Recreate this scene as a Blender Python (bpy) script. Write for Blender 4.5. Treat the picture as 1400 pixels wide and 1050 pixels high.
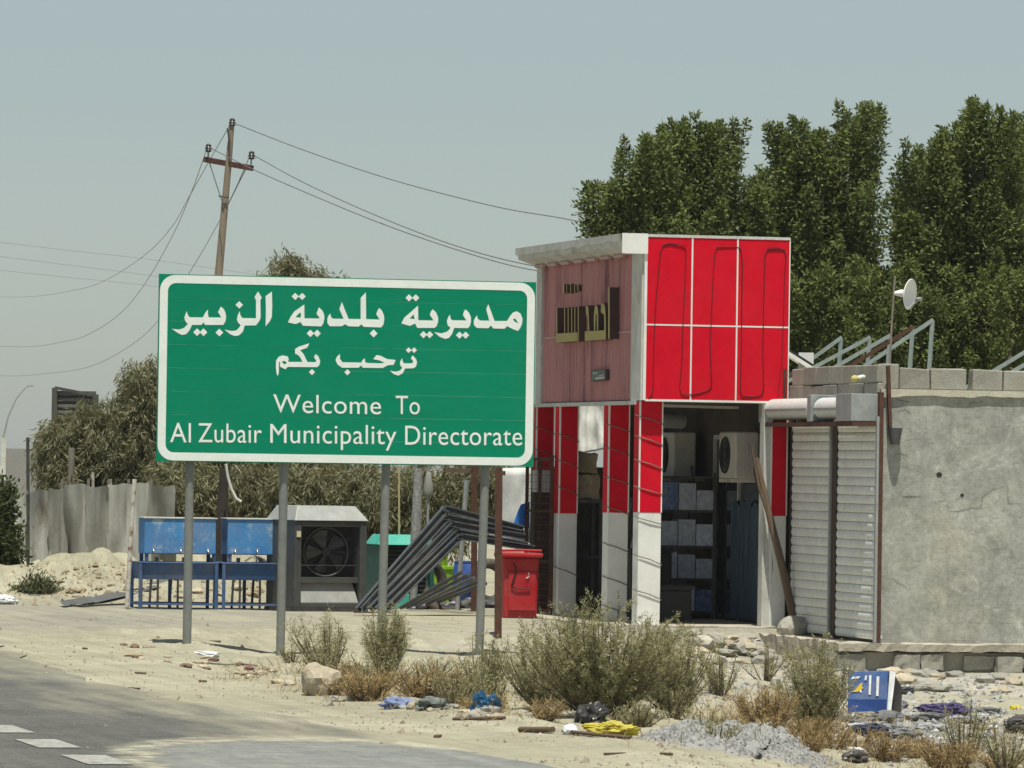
import bpy, bmesh, math, random
import numpy as np
from mathutils import Vector, Matrix, noise as mnoise
from mathutils.geometry import tessellate_polygon
random.seed(7); RNG = np.random.default_rng(11)
for o in list(bpy.data.objects): bpy.data.objects.remove(o)
SC = bpy.context.scene; COL = SC.collection
R = math.radians

# ------------------------------------------------------------------ camera
FPX = 8000.0; CAMH = 2.0; PITCH = math.atan(112.0/FPX); ROLL = 0.015
cam_d = bpy.data.cameras.new('camera'); cam = bpy.data.objects.new('camera', cam_d); COL.objects.link(cam)
cam_d.sensor_width = 36; cam_d.lens = FPX/1400*36; cam_d.clip_start = 0.5; cam_d.clip_end = 9000
CM = Matrix.Rotation(R(90)+PITCH, 4, 'X') @ Matrix.Rotation(ROLL, 4, 'Z')
cam.matrix_world = Matrix.Translation((0, 0, CAMH)) @ CM
SC.camera = cam
# ------------------------------------------------------------------ sky, sun, exposure
SUN_EL = 73.0; SUN_RIGHT = 4.2
w = bpy.data.worlds.new('World'); SC.world = w; w.use_nodes = True
nt = w.node_tree; nt.nodes.clear()
sky = nt.nodes.new('ShaderNodeTexSky'); sky.sky_type = 'NISHITA'; sky.sun_disc = False
sky.sun_elevation = R(SUN_EL); sky.sun_rotation = R(180-SUN_RIGHT)
sky.altitude = 0; sky.air_density = 1.0; sky.dust_density = 0.5; sky.ozone_density = 2.0
hs = nt.nodes.new('ShaderNodeHueSaturation'); hs.inputs['Saturation'].default_value = 0.5
bg = nt.nodes.new('ShaderNodeBackground'); bg.inputs['Strength'].default_value = 0.074
wo = nt.nodes.new('ShaderNodeOutputWorld')
nt.links.new(sky.outputs[0], hs.inputs['Color']); tint = nt.nodes.new('ShaderNodeMix'); tint.data_type = 'RGBA'; tint.blend_type = 'MULTIPLY'; tint.inputs[0].default_value = 1.0; tint.inputs[7].default_value = (.915, 1.0, 1.0, 1)
nt.links.new(hs.outputs[0], tint.inputs[6]); nt.links.new(tint.outputs[2], bg.inputs[0]); nt.links.new(bg.outputs[0], wo.inputs[0])
sd = bpy.data.lights.new('sun', 'SUN'); sd.energy = 4.9; sd.angle = R(0.6); sd.color = (1.0, 0.975, 0.86)
sun = bpy.data.objects.new('sun', sd); COL.objects.link(sun)
sv = Vector((math.sin(R(SUN_RIGHT))*math.cos(R(SUN_EL)), -math.cos(R(SUN_RIGHT))*math.cos(R(SUN_EL)), math.sin(R(SUN_EL))))
sun.rotation_euler = sv.to_track_quat('Z', 'Y').to_euler(); sun.location = (10, -10, 60)
SC.view_settings.view_transform = 'Standard'; SC.view_settings.look = 'None'
SC.view_settings.exposure = 0.15; SC.view_settings.gamma = 1.0; SC.view_settings.use_curve_mapping = False
SC.render.engine = 'CYCLES'; SC.cycles.max_bounces = 8; SC.cycles.volume_bounces = 0

# ------------------------------------------------------------------ pixel -> place
M3 = CM.to_3x3()
def ray(u, v): return M3 @ Vector(((u-700)/FPX, (525-v)/FPX, -1.0))
def PY(u, v, Y):
    d = ray(u, v); k = Y/d.y; return Vector((d.x*k, Y, CAMH+d.z*k))
def PG(u, v, z=0.0):
    d = ray(u, v); k = (z-CAMH)/d.z; return Vector((d.x*k, d.y*k, z))
def PP(u, v, p0, n):
    d = ray(u, v); o = Vector((0, 0, CAMH)); return o + d*((p0-o).dot(n)/d.dot(n))
BETA = math.atan(1870.0/8000.0)
EF = Vector((math.cos(BETA), math.sin(BETA), 0)); ES = Vector((-math.sin(BETA), math.cos(BETA), 0)); EZ = Vector((0, 0, 1))

# ------------------------------------------------------------------ terrain height
def vnoise(x, y, s, seed=0):
    x = np.asarray(x, float)*s+seed*17.3; y = np.asarray(y, float)*s+seed*9.1
    xi = np.floor(x); yi = np.floor(y); fx = x-xi; fy = y-yi
    fx = fx*fx*(3-2*fx); fy = fy*fy*(3-2*fy)
    def h(a, b):
        n = np.sin(a*127.1+b*311.7+seed*74.7)*43758.5453; return n-np.floor(n)
    return (h(xi, yi)*(1-fx)+h(xi+1, yi)*fx)*(1-fy)+(h(xi, yi+1)*(1-fx)+h(xi+1, yi+1)*fx)*fy
def sst(x, a, b):
    t = np.clip((np.asarray(x, float)-a)/(b-a), 0, 1); return t*t*(3-2*t)
def terr(X, Y):
    X = np.asarray(X, float); Y = np.asarray(Y, float)
    t = X*EF.x+Y*EF.y
    near = sst(Y, 200, 110)
    z = -0.40*sst(X, 0.9, 3.0)*sst(Y*EF.x-X*EF.y, 71.0, 69.9)*(0.55+0.45*sst(Y, 40, 50))*sst(X, 40, 20)*sst(Y, 20, 34)
    z = z-.09*sst(X, -3.5, -2.7)*sst(X, 2.5, 1)*sst(Y, 67.5, 65.8)*sst(Y, 52, 58)
    rough = sst(t, 9.6, 11.2)*sst(Y, 71, 68)*sst(Y, 25, 35)
    z = z+rough*near*(0.10*(vnoise(X, Y, 0.9, 1)-.5)+0.06*(vnoise(X, Y, 2.6, 2)-.5)+0.04*(vnoise(X, Y, 6, 3)-.5))
    berm = np.exp(-((t-10.3)/0.35)**2)*sst(Y, 58, 53)*sst(Y, 30, 38)
    z = z+berm*0.06*(0.3+vnoise(X, Y, 1.3, 5))
    # sandy mound in front of the sheet fence
    m = sst(Y, 80.6, 84.5)*sst(X, -2.6, -4.2)*sst(X, -14, -6.6)
    z = z+m*(0.44+0.35*(vnoise(X, Y, 0.8, 6)-.3)+0.26*(vnoise(X, Y, 2.6, 7)-.5)+0.14*(vnoise(X, Y, 7, 12)-.5))
    z = z+0.012*(vnoise(X, Y, 1.7, 8)-.5)*sst(t, 8.9, 9.6)*near
    return z
_DD = np.concatenate([np.arange(30, 100, .25), np.arange(100, 400, 2.0)])
def GT(u, v):
    """where the ray through a pixel first meets the terrain"""
    d = ray(u, v); k = _DD/d.y; zr = CAMH+d.z*k; h = zr-terr(d.x*k, _DD); i = int(np.argmax(h < 0))
    if h[i] >= 0: return PG(u, v, 0)
    lo, hi = (_DD[i-1] if i else 20.0), _DD[i]
    for _ in range(14):
        m = (lo+hi)/2; q = m/d.y
        if CAMH+d.z*q > float(terr(d.x*q, m)): lo = m
        else: hi = m
    q = hi/d.y; return Vector((d.x*q, hi, float(terr(d.x*q, hi))))
def zt(x, y): return float(terr(x, y))

# ------------------------------------------------------------------ materials
def sl(c): return tuple(((x/255)/12.92 if x/255 <= .04045 else ((x/255+.055)/1.055)**2.4) for x in c)
MATS = {}
def mat(name, c, c2=None, rough=.75, scale=2.0, bump=0.0, bscale=40.0, metal=0.0, spec=.3, dust=0.0, dustc=(.40, .33, .23), stain=None, stains=1.2, staint=.55, island=0.0, transl=0.0, tcol=None, stretch=None, objrand=0.0, grit=.14, gscale=22.0):
    if name in MATS: return MATS[name]
    m = bpy.data.materials.new(name); m.use_nodes = True; MATS[name] = m
    t = m.node_tree; N = t.nodes; L = t.links
    b = N['Principled BSDF']; b.inputs['Roughness'].default_value = rough; b.inputs['Metallic'].default_value = metal
    b.inputs['Specular IOR Level'].default_value = spec
    geo = N.new('ShaderNodeNewGeometry'); vec = geo.outputs['Position']
    if stretch:
        mp = N.new('ShaderNodeMapping'); mp.inputs['Scale'].default_value = stretch; L.new(vec, mp.inputs[0]); vec2 = mp.outputs[0]
    else: vec2 = vec
    def noisen(s, det=6, v=vec, r=.6):
        n = N.new('ShaderNodeTexNoise'); n.inputs['Scale'].default_value = s; n.inputs['Detail'].default_value = det; n.inputs['Roughness'].default_value = r
        L.new(v, n.inputs['Vector']); return n.outputs['Fac']
    def ramp(fac, a, bb):
        r = N.new('ShaderNodeMapRange'); r.inputs['From Min'].default_value = a; r.inputs['From Max'].default_value = bb; L.new(fac, r.inputs['Value']); return r.outputs[0]
    def mix(f, A, B):
        x = N.new('ShaderNodeMix'); x.data_type = 'RGBA'
        if isinstance(f, float): x.inputs[0].default_value = f
        else: L.new(f, x.inputs[0])
        for i, q in ((6, A), (7, B)):
            if isinstance(q, tuple): x.inputs[i].default_value = (*q, 1)
            else: L.new(q, x.inputs[i])
        return x.outputs[2]
    c2 = c2 or tuple(x*.78 for x in c)
    col = mix(ramp(noisen(scale, v=vec2), .3, .7), c, c2)
    if stain: col = mix(ramp(noisen(stains, 8, vec2, .7), staint, staint+.13), col, stain)
    if dust > 0:
        d1 = ramp(noisen(1.7, 8, r=.7), .42, .75)
        mm = N.new('ShaderNodeMath'); mm.operation = 'MULTIPLY'; L.new(d1, mm.inputs[0]); mm.inputs[1].default_value = dust
        col = mix(mm.outputs[0], col, dustc)
    if island > 0 or objrand > 0:
        if island > 0: rnd = geo.outputs['Random Per Island']
        else: rnd = N.new('ShaderNodeObjectInfo').outputs['Random']
        amt = island or objrand
        hv = N.new('ShaderNodeHueSaturation'); mr = N.new('ShaderNodeMapRange')
        mr.inputs['To Min'].default_value = 1-amt; mr.inputs['To Max'].default_value = 1+amt
        L.new(rnd, mr.inputs[0]); L.new(mr.outputs[0], hv.inputs['Value']); L.new(col, hv.inputs['Color']); col = hv.outputs[0]
    if grit > 0:
        gm_ = N.new('ShaderNodeHueSaturation'); g1 = N.new('ShaderNodeMapRange'); g1.inputs[1].default_value = .3; g1.inputs[2].default_value = .7; g1.inputs[3].default_value = 1-grit; g1.inputs[4].default_value = 1+grit
        L.new(noisen(gscale, 6, r=.8), g1.inputs[0]); L.new(g1.outputs[0], gm_.inputs['Value']); L.new(col, gm_.inputs['Color']); col = gm_.outputs[0]
    L.new(col, b.inputs['Base Color'])
    if bump > 0:
        bp = N.new('ShaderNodeBump'); bp.inputs['Strength'].default_value = min(1, bump); bp.inputs['Distance'].default_value = .02*max(1, bump)
        L.new(noisen(bscale, 6), bp.inputs['Height']); L.new(bp.outputs[0], b.inputs['Normal'])
    if transl > 0:
        tr = N.new('ShaderNodeBsdfTranslucent')
        if tcol: tr.inputs[0].default_value = (*tcol, 1)
        else: L.new(col, tr.inputs[0])
        ms = N.new('ShaderNodeMixShader'); ms.inputs[0].default_value = transl
        L.new(b.outputs[0], ms.inputs[1]); L.new(tr.outputs[0], ms.inputs[2]); L.new(ms.outputs[0], N['Material Output'].inputs[0])
    return m

# ------------------------------------------------------------------ mesh helpers
class Frame:
    def __init__(s, o, ang=0.0, axes=None):
        s.o = Vector(o)
        if axes: s.x, s.y, s.z = axes
        else: s.x = Vector((math.cos(ang), math.sin(ang), 0)); s.y = Vector((-math.sin(ang), math.cos(ang), 0)); s.z = EZ.copy()
    def p(s, x, y, z): return s.o+s.x*x+s.y*y+s.z*z
    def sub(s, x, y, z): return Frame(s.p(x, y, z), axes=(s.x, s.y, s.z))
WF = Frame((0, 0, 0))
WLOC = {}
class MB:
    def __init__(s, weld=False): s.v = []; s.f = []; s.smooth = []; s.weld = weld
    def add(s, vs, fs, sm=False):
        n = len(s.v); s.v += [Vector(q) for q in vs]
        for f in fs: s.f.append([i+n for i in f]); s.smooth.append(sm)
    def box(s, F, x0, x1, y0, y1, z0, z1):
        P = [F.p(x, y, z) for z in (z0, z1) for x, y in ((x0, y0), (x1, y0), (x1, y1), (x0, y1))]
        s.add(P, [(3, 2, 1, 0), (4, 5, 6, 7), (0, 1, 5, 4), (1, 2, 6, 5), (2, 3, 7, 6), (3, 0, 4, 7)])
        return s
    def hexa(s, P): s.add(P, [(3, 2, 1, 0), (4, 5, 6, 7), (0, 1, 5, 4), (1, 2, 6, 5), (2, 3, 7, 6), (3, 0, 4, 7)]); return s
    def beam(s, a, b, w, h, up=EZ):
        a = Vector(a); b = Vector(b); d = (b-a).normalized(); x = d.cross(up)
        if x.length < 1e-4: x = d.cross(Vector((1, 0, 0)))
        x.normalize(); y = x.cross(d).normalized()
        P = [q+x*sx*w/2+y*sy*h/2 for q in (a, b) for sx, sy in ((-1, -1), (1, -1), (1, 1), (-1, 1))]
        return s.hexa(P)
    def tube(s, pts, r, seg=8, caps=True):
        pts = [Vector(p) for p in pts]; rings = []
        rr = r if isinstance(r, (list, tuple)) else [r]*len(pts)
        up = Vector((.13, .31, .94))
        for i, p in enumerate(pts):
            d = (pts[min(i+1, len(pts)-1)]-pts[max(i-1, 0)])
            d = d.normalized() if d.length > 0 else EZ
            x = d.cross(up)
            if x.length < .05: x = d.cross(Vector((1, 0, 0)))
            x.normalize(); y = x.cross(d)
            rings.append([p+(x*math.cos(2*math.pi*k/seg)+y*math.sin(2*math.pi*k/seg))*rr[i] for k in range(seg)])
        vs = [q for rg in rings for q in rg]; fs = []
        for i in range(len(pts)-1):
            for k in range(seg):
                a = i*seg+k; b2 = i*seg+(k+1) % seg; fs.append((a, b2, b2+seg, a+seg))
        s.add(vs, fs, True)
        if caps:
            s.add(rings[0], [tuple(range(seg))[::-1]]); s.add(rings[-1], [tuple(range(seg))])
        return s
    def disc(s, c, n, r, seg=20, r2=None):
        n = Vector(n).normalized(); x = n.cross(EZ)
        if x.length < .05: x = Vector((1, 0, 0))
        x.normalize(); y = n.cross(x)
        s.add([c+(x*math.cos(2*math.pi*k/seg)*r+y*math.sin(2*math.pi*k/seg)*(r2 or r)) for k in range(seg)], [tuple(range(seg))]); return s
    def prism(s, outer, depth, hole=None):
        """outer: 3-D points of a flat outline; depth: extrusion vector (back of the piece)"""
        loops = [[Vector(p) for p in outer]]+([[Vector(p) for p in hole]] if hole else [])
        flat = [p for l in loops for p in l]; tri = tessellate_polygon(loops)
        s.add(flat, [tuple(t) for t in tri]); s.add([p+depth for p in flat], [tuple(t)[::-1] for t in tri])
        for l in loops:
            n = len(l); s.add(l+[p+depth for p in l], [(i, (i+1) % n, (i+1) % n+n, i+n) for i in range(n)])
        return s
    def rock(s, c, r, sub=2, amp=.35, sq=(1, 1, .7), seed=0, jag=1.6):
        bm = bmesh.new(); bmesh.ops.create_icosphere(bm, subdivisions=sub, radius=1)
        so = Vector((seed*3.1, seed*1.7, seed*.9))
        for v in bm.verts:
            n = mnoise.noise(v.co*jag+so)+.5*mnoise.noise(v.co*jag*2.3+so)
            v.co = v.co*(1+amp*n)
        bm.verts.index_update()
        rz = Matrix.Rotation(seed*2.3, 3, 'Z')
        s.add([Vector(c)+rz@Vector((v.co.x*r*sq[0], v.co.y*r*sq[1], v.co.z*r*sq[2])) for v in bm.verts], [[v.index for v in f.verts] for f in bm.faces], False)
        bm.free(); return s
    def build(s, name, m, parent=None, loc=None, bevel=0.0, shade=None):
        if parent is None:
            if loc is None:
                A = np.array([tuple(v) for v in s.v]); loc = Vector(((A[:, 0].min()+A[:, 0].max())/2, (A[:, 1].min()+A[:, 1].max())/2, A[:, 2].min()))
            wl = Vector(loc)
        else: wl = WLOC[parent.name]
        me = bpy.data.meshes.new(name); me.from_pydata([tuple(v-wl) for v in s.v], [], s.f)
        bm = bmesh.new(); bm.from_mesh(me)
        if s.weld: bmesh.ops.remove_doubles(bm, verts=bm.verts, dist=1e-4)
        bmesh.ops.recalc_face_normals(bm, faces=bm.faces); bm.to_mesh(me); bm.free()
        if s.weld: me.polygons.foreach_set('use_smooth', [bool(s.smooth[0])]*len(me.polygons))
        else: me.polygons.foreach_set('use_smooth', [shade if shade is not None else q for q in s.smooth])
        me.materials.append(m)
        o = bpy.data.objects.new(name, me); COL.objects.link(o)
        if parent is None: o.location = wl; WLOC[o.name] = wl
        else: o.parent = parent; WLOC[o.name] = wl
        if bevel > 0:
            md = o.modifiers.new('Bevel', 'BEVEL'); md.width = bevel; md.segments = 2; md.limit_method = 'ANGLE'
        return o
def rough_box(F, x0, x1, y0, y1, z0, z1, amp=.02, step=.09, seed=0, fr=5.0):
    bm = bmesh.new(); nx_, ny_, nz_ = [max(1, int(round(d/step))) for d in (x1-x0, y1-y0, z1-z0)]; mb = MB()
    def face(f, na, nb):
        g = {}
        for i in range(na+1):
            for j in range(nb+1):
                x, y, z = f(i/na, j/nb); q = Vector((x, y, z))*fr+Vector((seed, seed*.7, 0))
                c = F.p(x, y, z); d = Vector((mnoise.noise(q), mnoise.noise(q+Vector((9, 0, 0))), mnoise.noise(q+Vector((0, 9, 0)))))+.6*Vector((mnoise.noise(q*2.7), mnoise.noise(q*2.7+Vector((9, 0, 0))), mnoise.noise(q*2.7+Vector((0, 9, 0)))))
                g[i, j] = c+d*amp
        for i in range(na):
            for j in range(nb): mb.add([g[i, j], g[i+1, j], g[i+1, j+1], g[i, j+1]], [(0, 1, 2, 3)], False)
    X = lambda s: x0+(x1-x0)*s; Yy = lambda s: y0+(y1-y0)*s; Z = lambda s: z0+(z1-z0)*s
    face(lambda a, b: (X(a), y0, Z(b)), nx_, nz_); face(lambda a, b: (X(a), y1, Z(b)), nx_, nz_); face(lambda a, b: (X(a), Yy(b), z1), nx_, ny_); face(lambda a, b: (X(a), Yy(b), z0), nx_, ny_)
    face(lambda a, b: (x0, Yy(a), Z(b)), ny_, nz_); face(lambda a, b: (x1, Yy(a), Z(b)), ny_, nz_); bm.free(); return mb
def npmesh(name, V, nper, m, parent=None, loc=(0, 0, 0)):
    wl = WLOC[parent.name] if parent else Vector(loc)
    V = np.asarray(V, np.float32).reshape(-1, 3)-np.array(wl, np.float32)
    nv = len(V); npoly = nv//nper
    me = bpy.data.meshes.new(name); me.vertices.add(nv); me.vertices.foreach_set('co', V.ravel())
    me.loops.add(nv); me.loops.foreach_set('vertex_index', np.arange(nv, dtype=np.int32))
    me.polygons.add(npoly); me.polygons.foreach_set('loop_start', np.arange(0, nv, nper, dtype=np.int32))
    me.update(calc_edges=True); me.validate(); me.materials.append(m)
    o = bpy.data.objects.new(name, me); COL.objects.link(o)
    if parent: o.parent = parent
    else: o.location = wl
    WLOC[o.name] = wl
    return o
def thing(name, label, cat, loc, group=None):
    o = bpy.data.objects.new(name, None); COL.objects.link(o); o.location = loc; o.empty_display_size = .1
    o['label'] = label; o['category'] = cat
    if group: o['group'] = group
    WLOC[o.name] = Vector(loc); return o
def tag(o, label, cat, group=None, kind=None):
    if kind: o['kind'] = kind
    if label: o['label'] = label
    if cat: o['category'] = cat
    if group: o['group'] = group
    return o
def struct(o): o['kind'] = 'structure'; return o
def stuff(o): o['kind'] = 'stuff'; return o
def dup(o, offset):
    c = o.copy(); COL.objects.link(c); c.location = o.location+Vector(offset); WLOC[c.name] = WLOC.get(o.name, Vector())
    return c

# ------------------------------------------------------------------ common materials
WHITE = mat('white_paint', (.82, .82, .78), (.72, .72, .68), rough=.55, scale=3, dust=.15, grit=.06)
OFFW = mat('weathered_white', (.62, .62, .58), (.48, .48, .45), rough=.8, scale=4, dust=.35, stain=(.30, .27, .22), staint=.62)
RED = mat('red_cladding', (.66, .006, .024), (.58, .005, .020), rough=.5, scale=5, dust=.03, spec=.05, bump=.12, bscale=3, grit=.07)
PINK = mat('faded_pink_cladding', (.48, .205, .195), (.39, .155, .15), rough=.7, scale=3, stain=(.17, .045, .055), stains=2.6, staint=.54, stretch=(1, 1, .22), objrand=.08)
PJ = mat('pale_pink_joint', (.52, .38, .36), (.42, .29, .28), rough=.7)
GALV = mat('galvanised_steel', (.38, .40, .40), (.28, .30, .30), rough=.5, scale=6, metal=.3, dust=.15)
POSTM = mat('grey_post_paint', (.20, .215, .205), (.155, .165, .16), rough=.6, scale=5, dust=.2, stain=(.15, .13, .11), staint=.66)
RUST = mat('rusted_steel', (.115, .050, .032), (.06, .032, .025), rough=.85, scale=9, bump=.3)
DARKST = mat('dark_steel', (.055, .06, .065), (.035, .037, .04), rough=.55, scale=5, dust=.25)
BLACK = mat('black_rubber', (.02, .02, .02), (.03, .03, .03), rough=.6)
CEM = mat('bare_concrete', (.36, .34, .29), (.26, .245, .21), rough=.95, scale=3.5, bump=.5, bscale=35, stain=(.20, .18, .15), staint=.62, objrand=.12)
BLOCK = mat('hollow_block', (.34, .33, .29), (.25, .24, .21), rough=.95, scale=4, bump=.5, bscale=60, objrand=.16, dust=.3)
WOOD = mat('weathered_timber', (.16, .11, .075), (.10, .07, .05), rough=.9, scale=6, stretch=(6, 6, .6))
GREYW = mat('greyed_timber', (.25, .22, .18), (.17, .15, .12), rough=.9, scale=6)
STONE = mat('pale_limestone', (.46, .40, .30), (.34, .29, .21), rough=.95, scale=6, bump=.6, bscale=30, objrand=.18)
WIREM = mat('wire_dark', (.11, .11, .11), (.15, .145, .14), rough=.6)
GLASS = mat('dark_glass', (.012, .016, .02), (.02, .024, .028), rough=.08, spec=.6)

# ------------------------------------------------------------------ ground
def axis(lo, hi, step, far, g=1.18):
    a = list(np.arange(lo, hi+1e-6, step)); s = step; x = hi; up = []
    while x < far: s *= g; x += s; up.append(x)
    s = step; x = lo; dn = []
    while x > -far: s *= g; x -= s; dn.append(x)
    return np.array(dn[::-1]+a+up)
xs = axis(-8, 9, .09, 1500); ys = axis(36, 87, .13, 1500)
GX, GY = np.meshgrid(xs, ys); GZ = terr(GX, GY)
gm = bpy.data.materials.new('sandy_ground'); gm.use_nodes = True
def ground_material(m, road=False):
    t = m.node_tree; N = t.nodes; L = t.links; b = N['Principled BSDF']; b.inputs['Roughness'].default_value = .95; b.inputs['Specular IOR Level'].default_value = .15
    geo = N.new('ShaderNodeNewGeometry')
    # road-aligned coordinates (t across, w along)
    mp = N.new('ShaderNodeMapping'); mp.inputs['Rotation'].default_value = (0, 0, -BETA); L.new(geo.outputs['Position'], mp.inputs[0])
    sep = N.new('ShaderNodeSeparateXYZ'); L.new(mp.outputs[0], sep.inputs[0])
    def nz(s, det=8, r=.65, vec=None, sc=None):
        n = N.new('ShaderNodeTexNoise'); n.inputs['Scale'].default_value = s; n.inputs['Detail'].default_value = det; n.inputs['Roughness'].default_value = r
        v = vec or geo.outputs['Position']
        if sc:
            q = N.new('ShaderNodeMapping'); q.inputs['Scale'].default_value = sc; L.new(v, q.inputs[0]); v = q.outputs[0]
        L.new(v, n.inputs['Vector']); return n.outputs['Fac']
    def mr(f, a, c, lo=0., hi=1., smooth=False):
        r = N.new('ShaderNodeMapRange'); r.inputs[1].default_value = a; r.inputs[2].default_value = c; r.inputs[3].default_value = lo; r.inputs[4].default_value = hi
        if smooth: r.interpolation_type = 'SMOOTHSTEP'
        L.new(f, r.inputs[0]); return r.outputs[0]
    def ma(op, a, c):
        q = N.new('ShaderNodeMath'); q.operation = op
        for i, z in ((0, a), (1, c)):
            if isinstance(z, (int, float)): q.inputs[i].default_value = z
            else: L.new(z, q.inputs[i])
        return q.outputs[0]
    def mix(f, A, B):
        x = N.new('ShaderNodeMix'); x.data_type = 'RGBA'; L.new(f, x.inputs[0])
        for i, q in ((6, A), (7, B)):
            if isinstance(q, tuple): x.inputs[i].default_value = (*q, 1)
            else: L.new(q, x.inputs[i])
        return x.outputs[2]
    sandA, sandB, sandC = (.355, .335, .242), (.285, .265, .195), (.42, .395, .30)
    sand = mix(mr(nz(.9), .35, .65), sandA, sandB)
    sand = mix(mr(nz(.35, 5), .5, .75), sand, sandC)
    sand = mix(mr(nz(14, 5, .7), .55, .75), sand, (.27, .22, .16))
    sand = mix(mr(nz(45, 4, .7), .60, .72), sand, (.62, .56, .45))
    if not road:
        # dusty hard-standing (worn asphalt and concrete) between the sign and the shop
        wav = ma('ADD', sep.outputs[1], mr(nz(.5, 6), 0, 1, -5, 5))
        band = ma('MULTIPLY', mr(wav, 66, 70, 0, 1, True), mr(sep.outputs[1], 82, 78.5))
        hard = mix(mr(nz(1.2, 8, .7, sc=(1, .25, 1)), .35, .7), (.235, .228, .192), (.33, .305, .24))
        hard = mix(mr(nz(20, 5, .7), .5, .7), hard, (.22, .20, .17))
        patch = ma('MULTIPLY', band, mr(nz(.28, 6, .6, sc=(1, .4, 1)), .36, .56))
        col = mix(patch, sand, hard)
        # grey cement dust towards the right verge
        cd = ma('MULTIPLY', mr(sep.outputs[0], 13.2, 15.5), mr(sep.outputs[1], 72, 64))
        cd = ma('MULTIPLY', cd, mr(nz(.7, 8, .7), .4, .6))
        col = mix(cd, col, (.40, .37, .31))
    else:
        asp = mix(mr(nz(1.1, 8), .35, .7), (.085, .085, .080), (.13, .127, .115))
        asp = mix(mr(nz(60, 4), .5, .7), asp, (.19, .185, .165))
        # sand drifted over the edge of the road, thicker towards the shoulder
        e = mr(sep.outputs[0], 6.5, 9.3)
        streak = nz(1.0, 8, .62, vec=mp.outputs[0], sc=(1.6, .22, 1))
        cov = mr(ma('ADD', e, ma('MULTIPLY', ma('SUBTRACT', streak, .5), 1.5)), .30, .95)
        # blue-grey repaired area with a sandy rim
        ex = ma('POWER', ma('ABSOLUTE', ma('DIVIDE', ma('SUBTRACT', sep.outputs[0], 7.9), 1.35), 0.0), 2.0); ey = ma('POWER', ma('ABSOLUTE', ma('DIVIDE', ma('SUBTRACT', sep.outputs[1], 37.6), 3.6), 0), 2.0)
        el = ma('ADD', ma('ADD', ex, ey), ma('MULTIPLY', ma('SUBTRACT', nz(1.3, 9, .7), .5), 1.1)); inn = mr(el, 1.05, .85); rim = ma('MULTIPLY', mr(el, 1.5, 1.15), mr(el, .9, 1.1))
        fine = mr(nz(26, 5, .7), .3, .8, .75, 1.15)
        col = mix(ma('MULTIPLY', cov, fine), asp, sand)
        rep_ = mix(mr(nz(2.2, 9, .75), .38, .62), (.16, .172, .172), (.24, .24, .22)); rep_ = mix(mr(nz(24, 6, .8), .5, .72), rep_, (.33, .31, .25))
        col = mix(inn, col, rep_); col = mix(ma('MULTIPLY', rim, mr(nz(5, 8, .7), .3, .6)), col, sandC)
    trk = nz(1.0, 5, .6, vec=mp.outputs[0], sc=(5.5, .10, 1)); hv = N.new('ShaderNodeHueSaturation'); L.new(mr(trk, .35, .65, .88, 1.08), hv.inputs['Value']); L.new(col, hv.inputs['Color']); col = hv.outputs[0]
    for sc_, am in ((30, .20), (5, .12), (.8, .07)):
        hv = N.new('ShaderNodeHueSaturation'); L.new(mr(nz(sc_, 6, .8), .3, .7, 1-am, 1+am), hv.inputs['Value']); L.new(col, hv.inputs['Color']); col = hv.outputs[0]
    L.new(col, b.inputs['Base Color'])
    bp = N.new('ShaderNodeBump'); bp.inputs['Strength'].default_value = .5; bp.inputs['Distance'].default_value = .03
    L.new(nz(9, 9, .75), bp.inputs['Height']); L.new(bp.outputs[0], b.inputs['Normal'])
ground_material(gm)
nx, ny = len(xs), len(ys)
idx = np.arange(nx*ny).reshape(ny, nx)
quads = np.stack([idx[:-1, :-1], idx[:-1, 1:], idx[1:, 1:], idx[1:, :-1]], -1).reshape(-1, 4)
me = bpy.data.meshes.new('ground'); me.vertices.add(nx*ny); me.vertices.foreach_set('co', np.stack([GX, GY, GZ], -1).astype(np.float32).ravel())
me.loops.add(quads.size); me.loops.foreach_set('vertex_index', quads.astype(np.int32).ravel())
me.polygons.add(len(quads)); me.polygons.foreach_set('loop_start', np.arange(0, quads.size, 4, dtype=np.int32))
me.polygons.foreach_set('use_smooth', np.ones(len(quads), bool)); me.update(calc_edges=True); me.materials.append(gm)
go = bpy.data.objects.new('ground', me); COL.objects.link(go); struct(go)

RF = Frame((0, 0, 0), BETA)       # x = across the road, y = along it
rm = bpy.data.materials.new('worn_asphalt'); rm.use_nodes = True; ground_material(rm, True)
mb = MB(); wv = list(np.arange(-60, 420, 1.0))
random.seed(3)
L_, R_ = [], []
for a in wv:
    ed = 8.75+.35*math.sin(a*.21)+.25*mnoise.noise(Vector((a*.7, 0, 0)))
    L_.append(RF.p(-4.5, a, .012)); R_.append(RF.p(ed, a, .012))
for i in range(len(wv)-1): mb.add([L_[i], R_[i], R_[i+1], L_[i+1]], [(0, 1, 2, 3)])
road = struct(mb.build('road', rm, loc=(0, 0, 0))); WLOC[road.name] = Vector((0, 0, 0))
PAINT = mat('worn_road_paint', (.40, .395, .36), (.28, .275, .25), rough=.85, scale=8, stain=(.15, .145, .13), stains=12, staint=.50, grit=.3)
# dashed line: along the road, 2.2 m pitch
d0 = PG(132, 1042); t0 = d0.dot(EF); w0 = d0.dot(ES)
mb = MB().box(RF, t0-.15, t0+.15, w0-.58, w0+.58, .0165, .0185); ds = mb.build('lane_dash', PAINT, road)
for k in range(-9, 30):
    if k == 0: continue
    dup(ds, ES*(k*2.16))

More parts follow.
